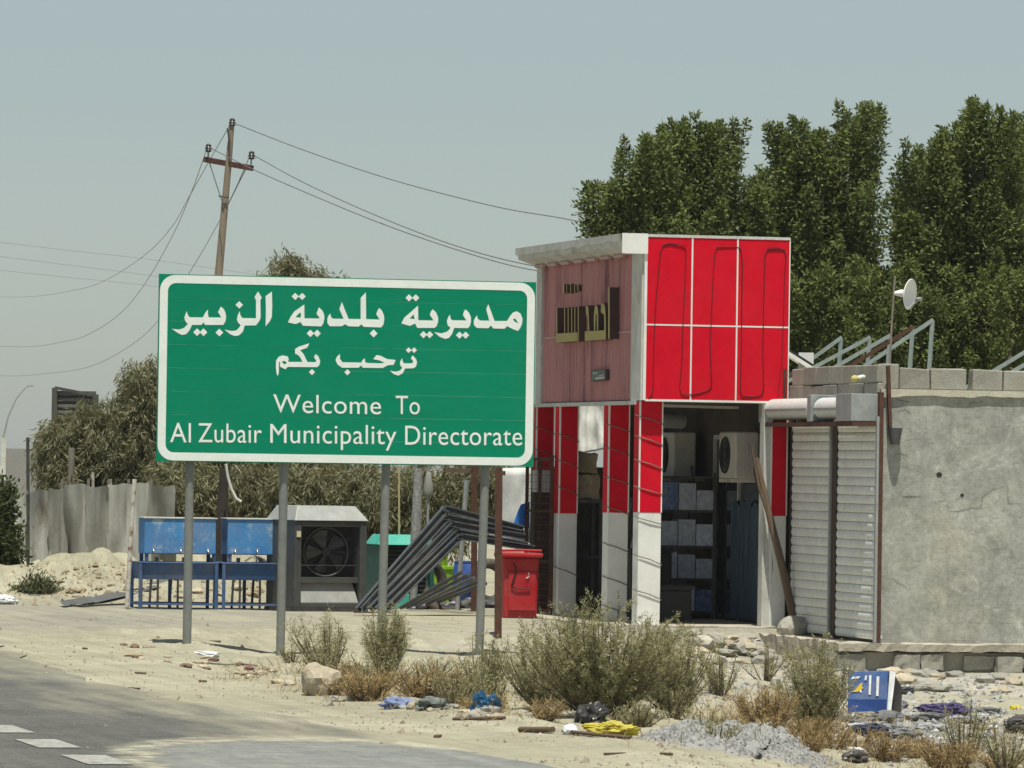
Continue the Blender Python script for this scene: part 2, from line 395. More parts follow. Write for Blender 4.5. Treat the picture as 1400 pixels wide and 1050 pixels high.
# ------------------------------------------------------------------ the green sign
GREEN = mat('sign_green', (.002, .225, .125), (.002, .205, .112), rough=.5, scale=1.5, spec=.06, dust=.015, stretch=(1, 1, 6), grit=.05)
SWHITE = mat('sign_white', (.80, .84, .81), (.73, .77, .74), rough=.5, scale=5, dust=.04, grit=.06)
SBACK = mat('sign_back', (.33, .35, .36), (.28, .3, .31), rough=.5, metal=.3)
pbase = [GT(258, 880), GT(386, 892), GT(524, 886), GT(658, 888)]
S0 = pbase[0].copy()-ES*.07; SN = ES.copy()
def on_sign(u, v, off=0.0): return PP(u, v, S0-ES*off, SN)
sg = thing('road_sign', 'large green and white bilingual welcome sign on four grey posts', 'sign', (pbase[0]+pbase[3])/2)
c4 = [on_sign(217, 374.5), on_sign(734, 385.5), on_sign(728.5, 637.5), on_sign(214.5, 631.5)]
# true rectangle in sign coordinates
def sc(p): return ((p-S0).dot(EF), p.z)
x0 = (sc(c4[0])[0]+sc(c4[3])[0])/2; x1 = (sc(c4[1])[0]+sc(c4[2])[0])/2; z1 = (sc(c4[0])[1]+sc(c4[1])[1])/2; z0 = (sc(c4[2])[1]+sc(c4[3])[1])/2
SFM = Frame(Vector((S0.x, S0.y, 0)), axes=(EF, ES, EZ))
nb = 8                                                   # horizontal extruded boards of the panel
hb = (z1-z0)/nb
for k in range(nb):
    MB().box(SFM, x0, x1, .0, .03, z0+k*hb+.0006, z0+(k+1)*hb-.0006).build('board', GREEN, sg)
def rrect(xa, xb, za, zb, r, n=8):
    P = []
    for cx, cz, a0 in ((xb-r, zb-r, 0), (xa+r, zb-r, 90), (xa+r, za+r, 180), (xb-r, za+r, 270)):
        for k in range(n+1):
            a = R(a0+90*k/n); P.append((cx+r*math.cos(a), cz+r*math.sin(a)))
    return P
bw = .088
outer = [SFM.p(x, -.003, z) for x, z in rrect(x0+.01, x1-.012, z0+.012, z1-.01, .17)]
inner = [SFM.p(x, -.003, z) for x, z in rrect(x0+.01+bw, x1-.012-bw, z0+.012+bw, z1-.01-bw, .09)]
MB().prism(outer, ES*.0025, hole=inner).build('border', SWHITE, sg)
MB().box(SFM, x0+.05, x1-.05, .03, .06, z0+.3, z0+.36).box(SFM, x0+.05, x1-.05, .03, .06, z1-.36, z1-.3).build('rail', SBACK, sg)
for i, b in enumerate(pbase):
    a = (on_sign([258, 386, 524, 658][i], 880)-SFM.o).dot(EF); tops = [262, 391, 531, 667][i]; at = (on_sign(tops, 636)-SFM.o).dot(EF); k = (at-a)
    MB().tube([SFM.p(a, .115, b.z-.3), SFM.p(a+k*.55, .115, 1.1), SFM.p(a+k*1.9, .115, z1-.08)], .048, 14).build('post', POSTM, sg)
def poly_px(crop, pts, off=.003): ox, oy, s = crop; return [on_sign(ox+x/s, oy+y/s, off) for x, y in pts]
def dia(cx, cy, r): return [(cx, cy-r), (cx+r, cy), (cx, cy+r), (cx-r, cy)]
C1 = (230, 390, 8.75); C2 = (380, 390, 8.75); C3 = (540, 390, 7.368); C4 = (370, 460, 6.667)
WORDS = [
 (C1, [[(1240,75),(1244,250),(1239,380),(1215,432),(1165,492),(1169,300),(1165,130),(1200,105)],
  [(1075,75),(1120,150),(1103,175),(1105,390),(1088,430),(1050,480),(915,482),(893,555),(850,598),(800,608),(745,588),(672,530),(760,548),(815,540),(850,505),(868,478),(838,450),(822,410),(832,360),(855,310),(862,355),(885,392),(1050,395),(1050,180),(1033,140)],
  dia(850,235,45),
  [(630,255),(665,285),(685,330),(692,380),(685,430),(660,475),(440,475),(425,445),(395,475),(285,475),(255,540),(215,585),(165,595),(120,575),(45,522),(130,530),(190,510),(235,465),(205,430),(193,390),(205,350),(222,310),(232,350),(255,383),(415,385),(440,335),(475,290),(475,350),(485,385),(635,385),(615,350),(595,322),(615,285)],
  dia(345,562,46), dia(422,562,46), dia(612,566,46)], []),
 (C2, [[(1210,272),(1245,305),(1268,360),(1272,410),(1262,470),(1235,505),(1025,497),(998,468),(965,495),(840,490),(805,465),(765,490),(620,490),(592,455),(592,400),(605,365),(628,338),(632,375),(655,400),(785,402),(735,285),(765,200),(800,290),(845,402),(990,405),(990,150),(1052,85),(1055,405),(1215,410),(1195,375),(1175,345),(1190,310)],
  dia(1145,577,47),
  [(490,265),(530,300),(552,350),(555,400),(545,450),(520,492),(300,485),(270,440),(215,465),(120,445),(150,380),(200,310),(260,270),(315,230),(318,395),(500,398),(480,365),(460,340),(475,305)],
  dia(207,134,43), dia(290,134,43), dia(388,576,44), dia(470,576,44)], {2: [(210,382),(264,325),(277,350),(272,388)]}),
 (C3, [[(1225,262),(1265,285),(1285,340),(1280,390),(1262,430),(1240,460),(1195,445),(1130,412),(1105,438),(990,435),(968,405),(940,433),(825,430),(795,400),(795,355),(808,330),(828,302),(832,335),(855,355),(950,357),(920,240),(940,190),(965,255),(1003,360),(1130,360),(1160,310),(1190,275)],
  [(710,243),(745,275),(765,320),(765,370),(755,410),(735,432),(597,430),(575,490),(545,530),(505,540),(450,520),(395,472),(470,485),(530,465),(560,430),(530,400),(523,360),(535,325),(555,295),(558,330),(575,352),(720,355),(700,325),(685,300),(695,265)],
  dia(650,503,36), dia(712,503,36),
  [(380,242),(415,275),(435,325),(435,370),(420,410),(400,430),(225,430),(203,385),(150,410),(65,385),(95,325),(160,270),(232,205),(235,352),(388,355),(370,325),(352,300),(362,265)],
  dia(287,498,36), dia(350,498,36), dia(142,127,36), dia(210,127,36)], {0: [(1187,345),(1212,335),(1242,380),(1215,374)], 4: [(147,335),(190,293),(198,342)]}),
 (C4, [[(1295,172),(1325,205),(1335,235),(1325,275),(1300,290),(1225,292),(1205,335),(1165,357),(1125,345),(1088,312),(1140,322),(1180,310),(1200,287),(1180,260),(1180,230),(1200,198),(1202,225),(1215,245),(1288,245),(1302,228),(1278,200)],
  dia(1258,125,26), dia(1308,125,26),
  [(965,170),(1000,175),(1060,205),(1140,215),(1120,260),(1070,262),(1020,288),(840,285),(825,265),(800,285),(650,285),(610,255),(592,215),(605,185),(632,160),(632,205),(655,235),(825,238),(840,215),(858,198),(862,235),(885,242),(1000,245),(1040,238),(990,218),(935,207)],
  dia(700,327,28)], []),
 (C4, [[(410,160),(435,180),(452,225),(445,260),(425,280),(155,278),(135,300),(85,275),(85,230),(75,235),(75,330),(65,362),(55,340),(48,280),(50,220),(75,185),(110,172),(155,182),(165,205),(160,232),(290,232),(270,190),(245,165),(225,160),(222,115),(260,92),(355,62),(330,105),(270,125),(300,160),(335,232),(405,235),(418,222),(395,190)],
  dia(377,325,28)], {0: [(100,232),(125,222),(150,238),(128,256)]}),
]
for crop, polys, holes in WORDS:
    mb = MB()
    for i, P in enumerate(polys):
        h = holes.get(i) if isinstance(holes, dict) else None
        mb.prism(poly_px(crop, P), ES*.0025, hole=poly_px(crop, h) if h else None)
    mb.build('arabic_word', SWHITE, sg)
def text_faces(s, bold=0.0):
    cu = bpy.data.curves.new('t', 'FONT'); cu.body = s; cu.size = 1; cu.offset = bold; cu.resolution_u = 4; cu.space_character = 1.04
    ob = bpy.data.objects.new('t', cu); COL.objects.link(ob); dg = bpy.context.evaluated_depsgraph_get()
    m2 = bpy.data.meshes.new_from_object(ob.evaluated_get(dg)); V = [(v.co.x, v.co.y) for v in m2.vertices]; Fc = [tuple(p.vertices) for p in m2.polygons]
    bpy.data.objects.remove(ob); bpy.data.curves.remove(cu); bpy.data.meshes.remove(m2); return V, Fc
CAP = max(y for x, y in text_faces('H', 0)[0])
def word(s, ua, ub, vbase_a, vbase_b, capv, parent, name, m, proj):
    V, Fc = text_faces(s); xa = min(x for x, y in V); xb = max(x for x, y in V)
    def pt(x, y):
        f = (x-xa)/(xb-xa); return proj(ua+(ub-ua)*f, vbase_a+(vbase_b-vbase_a)*f-(y/CAP)*capv)
    mb = MB(); mb.add([pt(x, y) for x, y in V], Fc); return mb.build(name, m, parent)
PS = lambda u, v: on_sign(u, v, .003)
for s, ua, ub, va, vb, cv in (('Welcome', 373.5, 521, 564.0, 566.5, 25), ('To', 541, 574, 566, 566.5, 25), ('Al', 232.5, 261, 604.5, 605, 26.5), ('Zubair', 271, 358, 604.5, 605.5, 26),
                              ('Municipality', 369.5, 542, 605.5, 607.5, 26), ('Directorate', 554, 714, 608, 609, 26)):
    word(s, ua, ub, va, vb, cv, sg, 'latin_word', SWHITE, PS)

# ------------------------------------------------------------------ red shop porch
O = PG(874, 857, 0.0); BF = Frame(O, axes=(EF, ES, EZ))
def b_at(u, a=0.0):   # depth along the porch where the line (a, b) is seen at column u on the horizon row
    d = ray(u, 640); k = d.x/d.y; p = O+EF*a          # (p.x+ES.x b) = k (p.y+ES.y b)
    return (k*p.y-p.x)/(ES.x-k*ES.y)
def zpx(v, u, b, a=0.0): return PY(u, v, BF.p(a, b, 0).y).z
ZB, ZTOP = 2.86, 4.93; AW = 1.90
LB = b_at(733)
shop = thing('shop_porch', 'small shop with bright red fascia panels over red and white columns', 'shop', O)
BACKING = mat('white_joint_backing', (.70, .60, .58), (.62, .5, .48), rough=.6)
core = MB().box(BF, .06, AW-.03, .03, LB-.02, ZB+.02, ZTOP-.03).build('fascia_core', BACKING, shop)
# six red panels on the end that faces the road traffic
ca = [.035, .035+(AW-.05)*.315, .035+(AW-.05)*.635, AW-.01]; cz = [ZB+.01, ZB+.945, ZTOP]
rp = []
for i in range(3):
    for j in range(2):
        g = .011
        p = MB().box(BF, ca[i]+(g if i else .0), ca[i+1]-(g if i < 2 else 0), -.012, .03, cz[j]+(g if j else .0), cz[j+1]-(g if j == 0 else 0)).build('red_panel', RED, shop, bevel=.003)
for a, b2 in ((-.001, .034), (AW-.012, AW+.002)):
    MB().box(BF, a, b2, -.016, .03, ZB-.005, ZTOP+.005).build('white_trim', WHITE, shop)
MB().box(BF, .034, AW-.012, -.018, .03, ZB-.02, ZB+.008).build('white_trim', WHITE, shop)
MB().box(BF, .034, AW-.012, -.018, .03, ZTOP, ZTOP+.014).build('white_trim', WHITE, shop)
# horizontal / vertical joint strips
MB().box(BF, .034, AW-.012, -.015, .0, cz[1]-.010, cz[1]+.010).build('white_joint', WHITE, shop)
for i in (1, 2):
    MB().box(BF, ca[i]-.010, ca[i]+.010, -.0165, .0, ZB, ZTOP).build('white_joint', WHITE, shop)
# faded side with cladding strips towards the road
bs = [b_at(862), b_at(740)]
MB().box(BF, -.02, .06, .035, bs[0]-.005, ZB-.01, ZTOP-.2).build('corner_board', OFFW, shop)
MB().box(BF, -.03, .06, bs[1]+.005, LB, ZB-.01, ZTOP-.2).build('corner_board', OFFW, shop)
NP = 13; pw = (bs[1]-bs[0])/NP
pa = MB().box(BF, -.0, .05, bs[0]+.006, bs[0]+pw-.006, ZB+.0, ZB+.86).build('cladding_strip', PINK, shop)
pb_ = MB().box(BF, -.0, .05, bs[0]+.006, bs[0]+pw-.006, ZB+.875, ZTOP-.2).build('cladding_strip', PINK, shop)
for k in range(1, NP): MB().box(BF, -.004, .05, bs[0]+pw*k-.008, bs[0]+pw*k+.008, ZB, ZTOP-.2).build('joint_strip', PJ, shop)
MB().box(BF, -.013, .05, bs[0]+.01, bs[1]-.01, ZB+.858, ZB+.877).build('joint_strip', PJ, shop)
for k in range(1, NP):
    j = random.uniform(-.006, .006)
    dup(pa, ES*(pw*k)+EF*j); dup(pb_, ES*(pw*k)+EF*random.uniform(-.006, .006))
MB().box(BF, -.035, .06, bs[0]-.3, LB, ZB-.06, ZB-.012).build('bottom_rail', OFFW, shop)
# overhanging roof slab with a chipped front lip
EAVE = mat('eave_cement', (.60, .61, .58), (.46, .47, .45), rough=.9, scale=3, stain=(.26, .25, .22), stains=3, staint=.6, bump=.4)
mb = MB(); n = 46; top = []; bot = []; ot = []; ob_ = []
for k in range(n+1):
    b = -.02+(LB+.12)*k/n; j = mnoise.noise(Vector((b*2.1, 3, 0)))
    top.append(BF.p(-.30+.012*j, b, ZTOP+.012+.008*j)); bot.append(BF.p(-.27+.02*j, b, ZTOP-.14+.03*mnoise.noise(Vector((b*3.3, 8, 0)))))
    ot.append(BF.p(AW+.0, b, ZTOP+.012)); ob_.append(BF.p(-.02, b, ZTOP-.22))
for k in range(n):
    mb.add([top[k], top[k+1], bot[k+1], bot[k]], [(0, 1, 2, 3)]); mb.add([bot[k], bot[k+1], ob_[k+1], ob_[k]], [(0, 1, 2, 3)]); mb.add([top[k], ot[k], ot[k+1], top[k+1]], [(0, 1, 2, 3)])
mb.add([top[0], ot[0], BF.p(AW, -.02, ZTOP-.02), BF.p(.03, -.02, ZTOP-.02), ob_[0], bot[0]], [(0, 1, 2, 3, 4, 5)])
mb.build('roof_slab', EAVE, shop)
MB().box(BF, -.305, .03, -.045, -.022, ZTOP-.235, ZTOP+.02).build('eave_end_cap', WHITE, shop)
random.seed(5)
for k in range(7):   # purlin ends under the eave, tinted pink for the reddish light on them
    b = bs[0]+.25+k*.72; l = .45
    MB().tube([BF.p(-.07, b, ZTOP-.225), BF.p(-.07, b+l, ZTOP-.225)], .03, 10).build('purlin_end', PJ, shop)
# lip strip with rough lower edge, proud of the slab
mb = MB(); P = []
for k in range(61):
    b = .0+(LB+.08)*k/60; P.append(BF.p(-.315, b, ZTOP-.075+.022*mnoise.noise(Vector((b*2.5, 0, 4)))+.012*mnoise.noise(Vector((b*9, 0, 4)))-.012*k/60))
for k in range(60):
    u0, u1 = BF.p(-.315, (LB+.08)*k/60, ZTOP+.016), BF.p(-.315, (LB+.08)*(k+1)/60, ZTOP+.016)
    mb.add([u0, u1, P[k+1], P[k]], [(0, 1, 2, 3)]); mb.add([P[k], P[k+1], P[k+1]+EF*.05, P[k]+EF*.05], [(0, 1, 2, 3)])
mb.build('eave_lip', OFFW, shop)
# soffit
MB().box(BF, .07, AW-.05, .04, LB-.05, ZB-.01, ZB+.018).build('soffit', mat('soffit', (.22, .2, .18), (.15, .14, .13), rough=.9), shop)
# raised lettering of the old shop name: gold faces, dark returns
GOLD = mat('faded_gold_face', (.44, .36, .10), (.36, .28, .08), rough=.5)
LDARK = mat('letter_return', (.060, .035, .035), (.09, .055, .05), rough=.6)
def side_pt(u, v, off):  # point on the side plane, standing 'off' proud towards the road
    return PP(u, v, O-EF*off, EF)
def side_letter(polys, depth, name='raised_letter'):
    face = MB(); ret = MB()
    for P in polys:
        pts = [side_pt(750+x/6.567, 380+y/6.567, depth) for x, y in P]
        ret.prism([p+EF*.004 for p in pts], EF*(depth-.004)); tri = tessellate_polygon([pts]); face.add(pts, [tuple(t) for t in tri])
    r = ret.build(name, LDARK, shop); face.build('gold_face', GOLD, r)
def bar(xa, xb, ya, yb): return [(xa, ya), (xb, ya-1), (xb, yb-2), (xa, yb)]
side_letter([bar(535, 548, 84, 548)], .13)                                              # alif
side_letter([[(470,240),(490,225),(505,250),(512,330),(514,552),(325,566),(325,480),(500,470),(498,330),(470,310)],
             [(405,350),(415,260),(430,240),(442,270),(446,340),(444,472),(434,472),(432,330),(424,320),(418,474),(408,474)],
             [(333,262),(346,245),(356,265),(360,330),(366,474),(354,475),(350,350),(336,330)]], .10)
side_letter([[(70,500),(258,488),(258,566),(66,584)], bar(70, 78, 268, 505), bar(140, 147, 266, 500), bar(172, 179, 264, 498), bar(204, 211, 262, 497), bar(232, 239, 260, 494), bar(262, 270, 255, 570)], .10)
side_letter([bar(128, 140, 55, 140), bar(160, 164, 60, 138), bar(196, 201, 52, 140), bar(230, 236, 62, 132), bar(258, 266, 60, 120)], .05, 'small_raised_letter')
side_letter([[(275, 505), (300, 500), (300, 520), (275, 525)]], .03, 'letter_dot')
pl = [side_pt(750+x/6.567, 380+y/6.567, .05) for x, y in ((380, 828), (515, 818), (516, 918), (385, 930))]
o = MB().prism(pl, EF*.045).build('wall_plate', LDARK, shop)
MB().prism([p.lerp(sum(pl, Vector())/4, .14)-EF*.004 for p in pl], EF*.003).build('plate_face', mat('grey_plate', (.17, .19, .17), (.11, .12, .11), rough=.6, scale=20), o)
for q in (((400, 850), (440, 846), (430, 858), (398, 862)), ((450, 875), (495, 866), (494, 874), (452, 884)), ((420, 893), (500, 884), (500, 903), (422, 912))):
    MB().prism([side_pt(750+x/6.567, 380+y/6.567, .057) for x, y in q], EF*.002).build('plate_mark', OFFW, o)
# columns
MAROON = RED
def column(ua, width, depthm, zr, zbot, wires, uw=None, a0=0.0):
    b0 = b_at(ua, a0)
    c = MB().box(BF, a0, a0+width, b0, b0+depthm, zbot-.25, zr).build('column', WHITE, shop, bevel=.006)
    MB().box(BF, a0-.002, a0+width+.002, b0-.004, b0+depthm+.002, zr, ZB-.02).build('red_cladding', RED, c)
    for xa, xb in ((a0-.006, a0+.012), (a0+width-.010, a0+width+.006)):
        MB().box(BF, xa, xb, b0-.008, b0+.02, zr, ZB-.02).build('edge_trim', WHITE, c)
    for z in wires:
        dz = random.uniform(.05, .08)
        pts = [BF.p(a0-.012, b0+depthm*.7, z+.05), BF.p(a0-.012, b0-.012, z+.03), BF.p(a0+width*.5, b0-.016, z-.01), BF.p(a0+width+.012, b0-.012, z-dz), BF.p(a0+width+.012, b0+depthm*.7, z-dz-.04)]
        MB().tube(pts, .0062, 6).build('wound_cable', mat('cable_grey', (.24, .19, .16), (.15, .12, .10), rough=.7), c)
    return c
random.seed(2)
column(874, .295, .28, 1.44, 0, [.42, .86, 1.34, 1.72, 2.06, 2.36, 2.62])
column(832, .27, .28, 1.42, 0, [.18, .55, .98, 1.46, 1.84, 2.22, 2.52])
column(765, .25, .28, 1.38, 0, [.62, 1.7, 2.05, 2.4])
column(733, .24, .28, 1.95, 1.9, [2.2, 2.5])
# far right column, standing against the shutters
cR = column(1054, .21, .26, 1.42, 0, [], a0=AW-.235)
MB().box(BF, AW-.33, AW-.237, b_at(1054, AW-.235)+.01, b_at(1054, AW-.235)+.2, 0, ZB-.03).build('pilaster', OFFW, shop)
# shop front wall behind the porch, with door and window openings
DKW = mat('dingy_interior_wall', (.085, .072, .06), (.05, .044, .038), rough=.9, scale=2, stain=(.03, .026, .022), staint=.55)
WA = AW+.02; bd = [1.05, 3.55]
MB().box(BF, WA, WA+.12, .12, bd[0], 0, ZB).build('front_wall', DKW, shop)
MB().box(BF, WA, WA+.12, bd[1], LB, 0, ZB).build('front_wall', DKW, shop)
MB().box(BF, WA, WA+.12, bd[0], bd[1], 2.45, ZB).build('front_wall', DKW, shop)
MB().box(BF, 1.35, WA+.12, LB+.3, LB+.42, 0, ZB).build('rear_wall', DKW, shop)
ALU = mat('aluminium_frame', (.48, .48, .46), (.38, .38, .36), rough=.45, metal=.2)
door = MB().box(BF, WA-.03, WA+.05, bd[0], bd[0]+.06, 0, 2.45).box(BF, WA-.03, WA+.05, bd[1]-.06, bd[1], 0, 2.45).box(BF, WA-.03, WA+.05, bd[0]+.06, bd[1]-.06, 2.39, 2.45).box(BF, WA-.03, WA+.05, 2.27, 2.33, 0, 2.39).build('shop_door', ALU, shop)
for a, b in ((bd[0]+.06, 2.27), (2.33, bd[1]-.06)):
    MB().box(BF, WA+.005, WA+.012, a, b, .02, 2.39).build('pane', GLASS, door)
CURT = mat('blue_grey_curtain', (.065, .10, .125), (.03, .05, .07), rough=.9, scale=8, stretch=(3, 3, .3))
mb = MB(True); prev = None
for k in range(60):
    b = 1.15+1.25*k/59; a = WA-.06-.035*math.sin(k*.95)-.02*math.sin(k*.37); q = (BF.p(a, b, 0.06), BF.p(a, b, 1.55+.05*math.sin(k*.4)))
    if prev: mb.add([prev[0], q[0], q[1], prev[1]], [(0, 1, 2, 3)], True)
    prev = q
cu_ = mb.build('curtain', CURT, shop)
# rear room body and roof of the shop
MB().box(BF, WA+.12, 6.5, .1, LB+.4, 0, 3.0).build('rear_room', CEM, shop)
# loops of black cable left on the red panels
def px_front(u, v, off): return PP(u, v, O-ES*off, ES)
def cable_loop(pts, parent, name='cable_loop', r=.0085):
    P = [px_front(u, v, .020+.004*math.sin(i*1.7)) for i, (u, v) in enumerate(pts)]
    Q = []
    for i in range(len(P)-1):
        for k in range(4): Q.append(P[i].lerp(P[i+1], k/4))
    Q.append(P[-1]); MB().tube(Q, r*.72, 5).build(name, mat('dark_red_cable', (.10, .012, .018), (.06, .01, .012), rough=.7), parent)
cable_loop([(887,545),(892,538),(893,528),(894,470),(897,410),(903,345),(906,337),(915,334),(930,335),(937,338),(938,350),(936,400),(934,440),(932,500),(929,530),(931,538),(940,540),(955,538),(968,534),(973,528),(972,505),(971,470),(974,400),(977,350),(980,338),(1008,338),(1013,341),(1015,360),(1014,440),(1013,500),(1012,535),(1015,541),(1030,543),(1042,540),(1044,530),(1043,480),(1044,420),(1046,350),(1049,341),(1060,340),(1072,343),(1075,350),(1073,375)], shop)
cable_loop([(905,336),(915,332.5),(925,334)], shop, r=.007); cable_loop([(1049,339),(1060,338),(1073,342),(1050,342)], shop, r=.007)
cable_loop([(1073,375),(1071,440),(1069,500),(1066,520),(1063,543)], shop, r=.006)
MB().box(BF, AW-.075, AW-.03, -.026, -.012, ZB-.01, ZB+.42).build('rust_angle', RUST, shop)
# porch floor and stepped edge
PAVE = mat('cement_paving', (.46, .42, .34), (.36, .32, .26), rough=.95, scale=2.5, bump=.5, bscale=30, stain=(.25, .22, .18), stains=2.2, staint=.6)
fl = struct(MB().box(BF, -.45, 9.5, -.26, LB+.4, -.55, .018).box(BF, AW-.42, 10, b_at(1200, AW+.02)-.01, -.265, -.55, -.06).build('shop_floor', PAVE, bevel=.01)); WLOC[fl.name] = fl.location.copy()
rough_box(BF, -.5, 1.95, -.31, -.2, -.5, .022, .016).build('broken_edge', PAVE, fl)
rough_box(BF, AW-.5, AW-.38, b_at(1200, AW+.02)-.2, -.25, -.5, -.052, .03).build('broken_edge', PAVE, fl)
st = struct(rough_box(BF, .30, AW+.1, -.62, -.305, -.5, -.09, .018).build('doorstep', PAVE))

# ------------------------------------------------------------------ block building with shutters, end wall towards the camera
blk = thing('block_building', 'flat roofed grey block building with cement rendered end wall', 'building', BF.p(3.5, -2, -.05))
BB = -b_at(1200, WA)*-1                    # b of the corner (negative = nearer)
PLAS = bpy.data.materials.new('cement_render'); PLAS.use_nodes = True
def plaster(m):
    t = m.node_tree; N = t.nodes; L = t.links; b = N['Principled BSDF']; b.inputs['Roughness'].default_value = .95; b.inputs['Specular IOR Level'].default_value = .15
    geo = N.new('ShaderNodeNewGeometry'); P = geo.outputs['Position']
    def nz(s, det=8, r=.65, sc=None, dist=0):
        n = N.new('ShaderNodeTexNoise'); n.inputs['Scale'].default_value = s; n.inputs['Detail'].default_value = det; n.inputs['Roughness'].default_value = r; n.inputs['Distortion'].default_value = dist
        if sc:
            q = N.new('ShaderNodeMapping'); q.inputs['Scale'].default_value = sc; L.new(P, q.inputs[0]); L.new(q.outputs[0], n.inputs[0])
        else: L.new(P, n.inputs[0])
        return n.outputs['Fac']
    def mr(f, a, c, lo=0., hi=1.):
        r = N.new('ShaderNodeMapRange'); r.inputs[1].default_value = a; r.inputs[2].default_value = c; r.inputs[3].default_value = lo; r.inputs[4].default_value = hi; L.new(f, r.inputs[0]); return r.outputs[0]
    def mix(f, A, B):
        x = N.new('ShaderNodeMix'); x.data_type = 'RGBA'; L.new(f, x.inputs[0])
        for i, q in ((6, A), (7, B)):
            if isinstance(q, tuple): x.inputs[i].default_value = (*q, 1)
            else: L.new(q, x.inputs[i])
        return x.outputs[2]
    c = mix(mr(nz(.9, 9, .7, dist=.6), .36, .64), (.38, .38, .335), (.285, .29, .265))
    c = mix(mr(nz(2.6, 8, .7, dist=1.0), .52, .7), c, (.45, .445, .39))
    c = mix(mr(nz(.6, 6, .6), .55, .72), c, (.46, .435, .335))
    c = mix(mr(nz(1.5, 9, .75, sc=(1, 1, .35)), .58, .75), c, (.22, .22, .195))
    c = mix(mr(nz(30, 4, .7), .55, .8), c, (.25, .245, .21))
    vo = N.new('ShaderNodeTexVoronoi'); vo.feature = 'DISTANCE_TO_EDGE'; vo.inputs['Scale'].default_value = .6
    n2 = N.new('ShaderNodeTexNoise'); n2.inputs['Scale'].default_value = 2.2; n2.inputs['Detail'].default_value = 12; n2.inputs['Roughness'].default_value = .75; L.new(P, n2.inputs[0])
    ad = N.new('ShaderNodeMix'); ad.data_type = 'VECTOR'; ad.inputs[0].default_value = .45; L.new(P, ad.inputs[4]); L.new(n2.outputs['Color'], ad.inputs[5]); L.new(ad.outputs[1], vo.inputs['Vector'])
    q = N.new('ShaderNodeMath'); q.operation = 'MULTIPLY'; L.new(mr(vo.outputs['Distance'], .0022, .0, 0, .7), q.inputs[0]); L.new(mr(nz(.8, 3), .52, .6), q.inputs[1])
    c = mix(q.outputs[0], c, (.10, .09, .075))
    bmp = N.new('ShaderNodeMapping'); bmp.inputs['Rotation'].default_value = (0, 0, -BETA); L.new(P, bmp.inputs[0]); sx = N.new('ShaderNodeSeparateXYZ'); L.new(bmp.outputs[0], sx.inputs[0]); cb = N.new('ShaderNodeCombineXYZ'); L.new(sx.outputs[0], cb.inputs[0]); L.new(sx.outputs[2], cb.inputs[1])
    dm = N.new('ShaderNodeMix'); dm.data_type = 'VECTOR'; dm.inputs[0].default_value = .05; L.new(cb.outputs[0], dm.inputs[4]); L.new(n2.outputs['Color'], dm.inputs[5])
    bt_ = N.new('ShaderNodeTexBrick'); bt_.inputs['Scale'].default_value = 1; bt_.inputs['Brick Width'].default_value = .42; bt_.inputs['Row Height'].default_value = .205; bt_.inputs['Mortar Size'].default_value = .012; bt_.inputs['Mortar Smooth'].default_value = .9; L.new(dm.outputs[1], bt_.inputs[0])
    qb = N.new('ShaderNodeMath'); qb.operation = 'MULTIPLY'; L.new(bt_.outputs['Fac'], qb.inputs[0]); L.new(mr(nz(.9, 4, .6), .46, .66, 0, .45), qb.inputs[1]); c = mix(qb.outputs[0], c, (.16, .155, .13))
    c = mix(mr(nz(1.1, 10, .78, sc=(1, 1, 1.6), dist=1.8), .56, .62), c, (.45, .455, .42))
    c = mix(mr(nz(1.7, 10, .8, sc=(.7, .7, 1.5), dist=1.2), .57, .66), c, (.245, .25, .225))
    for sc_, am, st_ in ((14, .16, (1, 1, 1)), (4.5, .20, (1, 1, .6)), (1.6, .13, (1, 1, 1.4))):
        hv = N.new('ShaderNodeHueSaturation'); L.new(mr(nz(sc_, 8, .8, sc=st_, dist=.5), .34, .66, 1-am, 1+am), hv.inputs['Value']); L.new(c, hv.inputs['Color']); c = hv.outputs[0]
    L.new(c, b.inputs['Base Color'])
    bp = N.new('ShaderNodeBump'); bp.inputs['Strength'].default_value = .7; bp.inputs['Distance'].default_value = .02; L.new(nz(5, 9, .75), bp.inputs['Height']); L.new(bp.outputs[0], b.inputs['Normal'])
plaster(PLAS)
ZW = zpx(535, 1260, BB, 3.0)      # top of the rendered part
# rendered end wall as a slightly uneven sheet of real thickness
mb = MB(True); nxw, nzw = 60, 26; AE = 9.5
for i in range(nxw):
    for j in range(nzw):
        q = []
        for di, dj in ((0, 0), (1, 0), (1, 1), (0, 1)):
            a = WA+.0+(AE-WA)*(i+di)/nxw; z = -.06+(ZW+.06)*(j+dj)/nzw
            q.append(BF.p(a, BB-.018*mnoise.noise(Vector((a*.9, 0, z*1.1)))-.008*mnoise.noise(Vector((a*4, 5, z*4))), z))
        mb.add(q, [(0, 1, 2, 3)], True)
mb.build('rendered_end_wall', PLAS, blk)
MB().box(BF, WA+.12, AE, BB+.06, .0, -.06, ZW-.01).build('wall_core', CEM, blk)
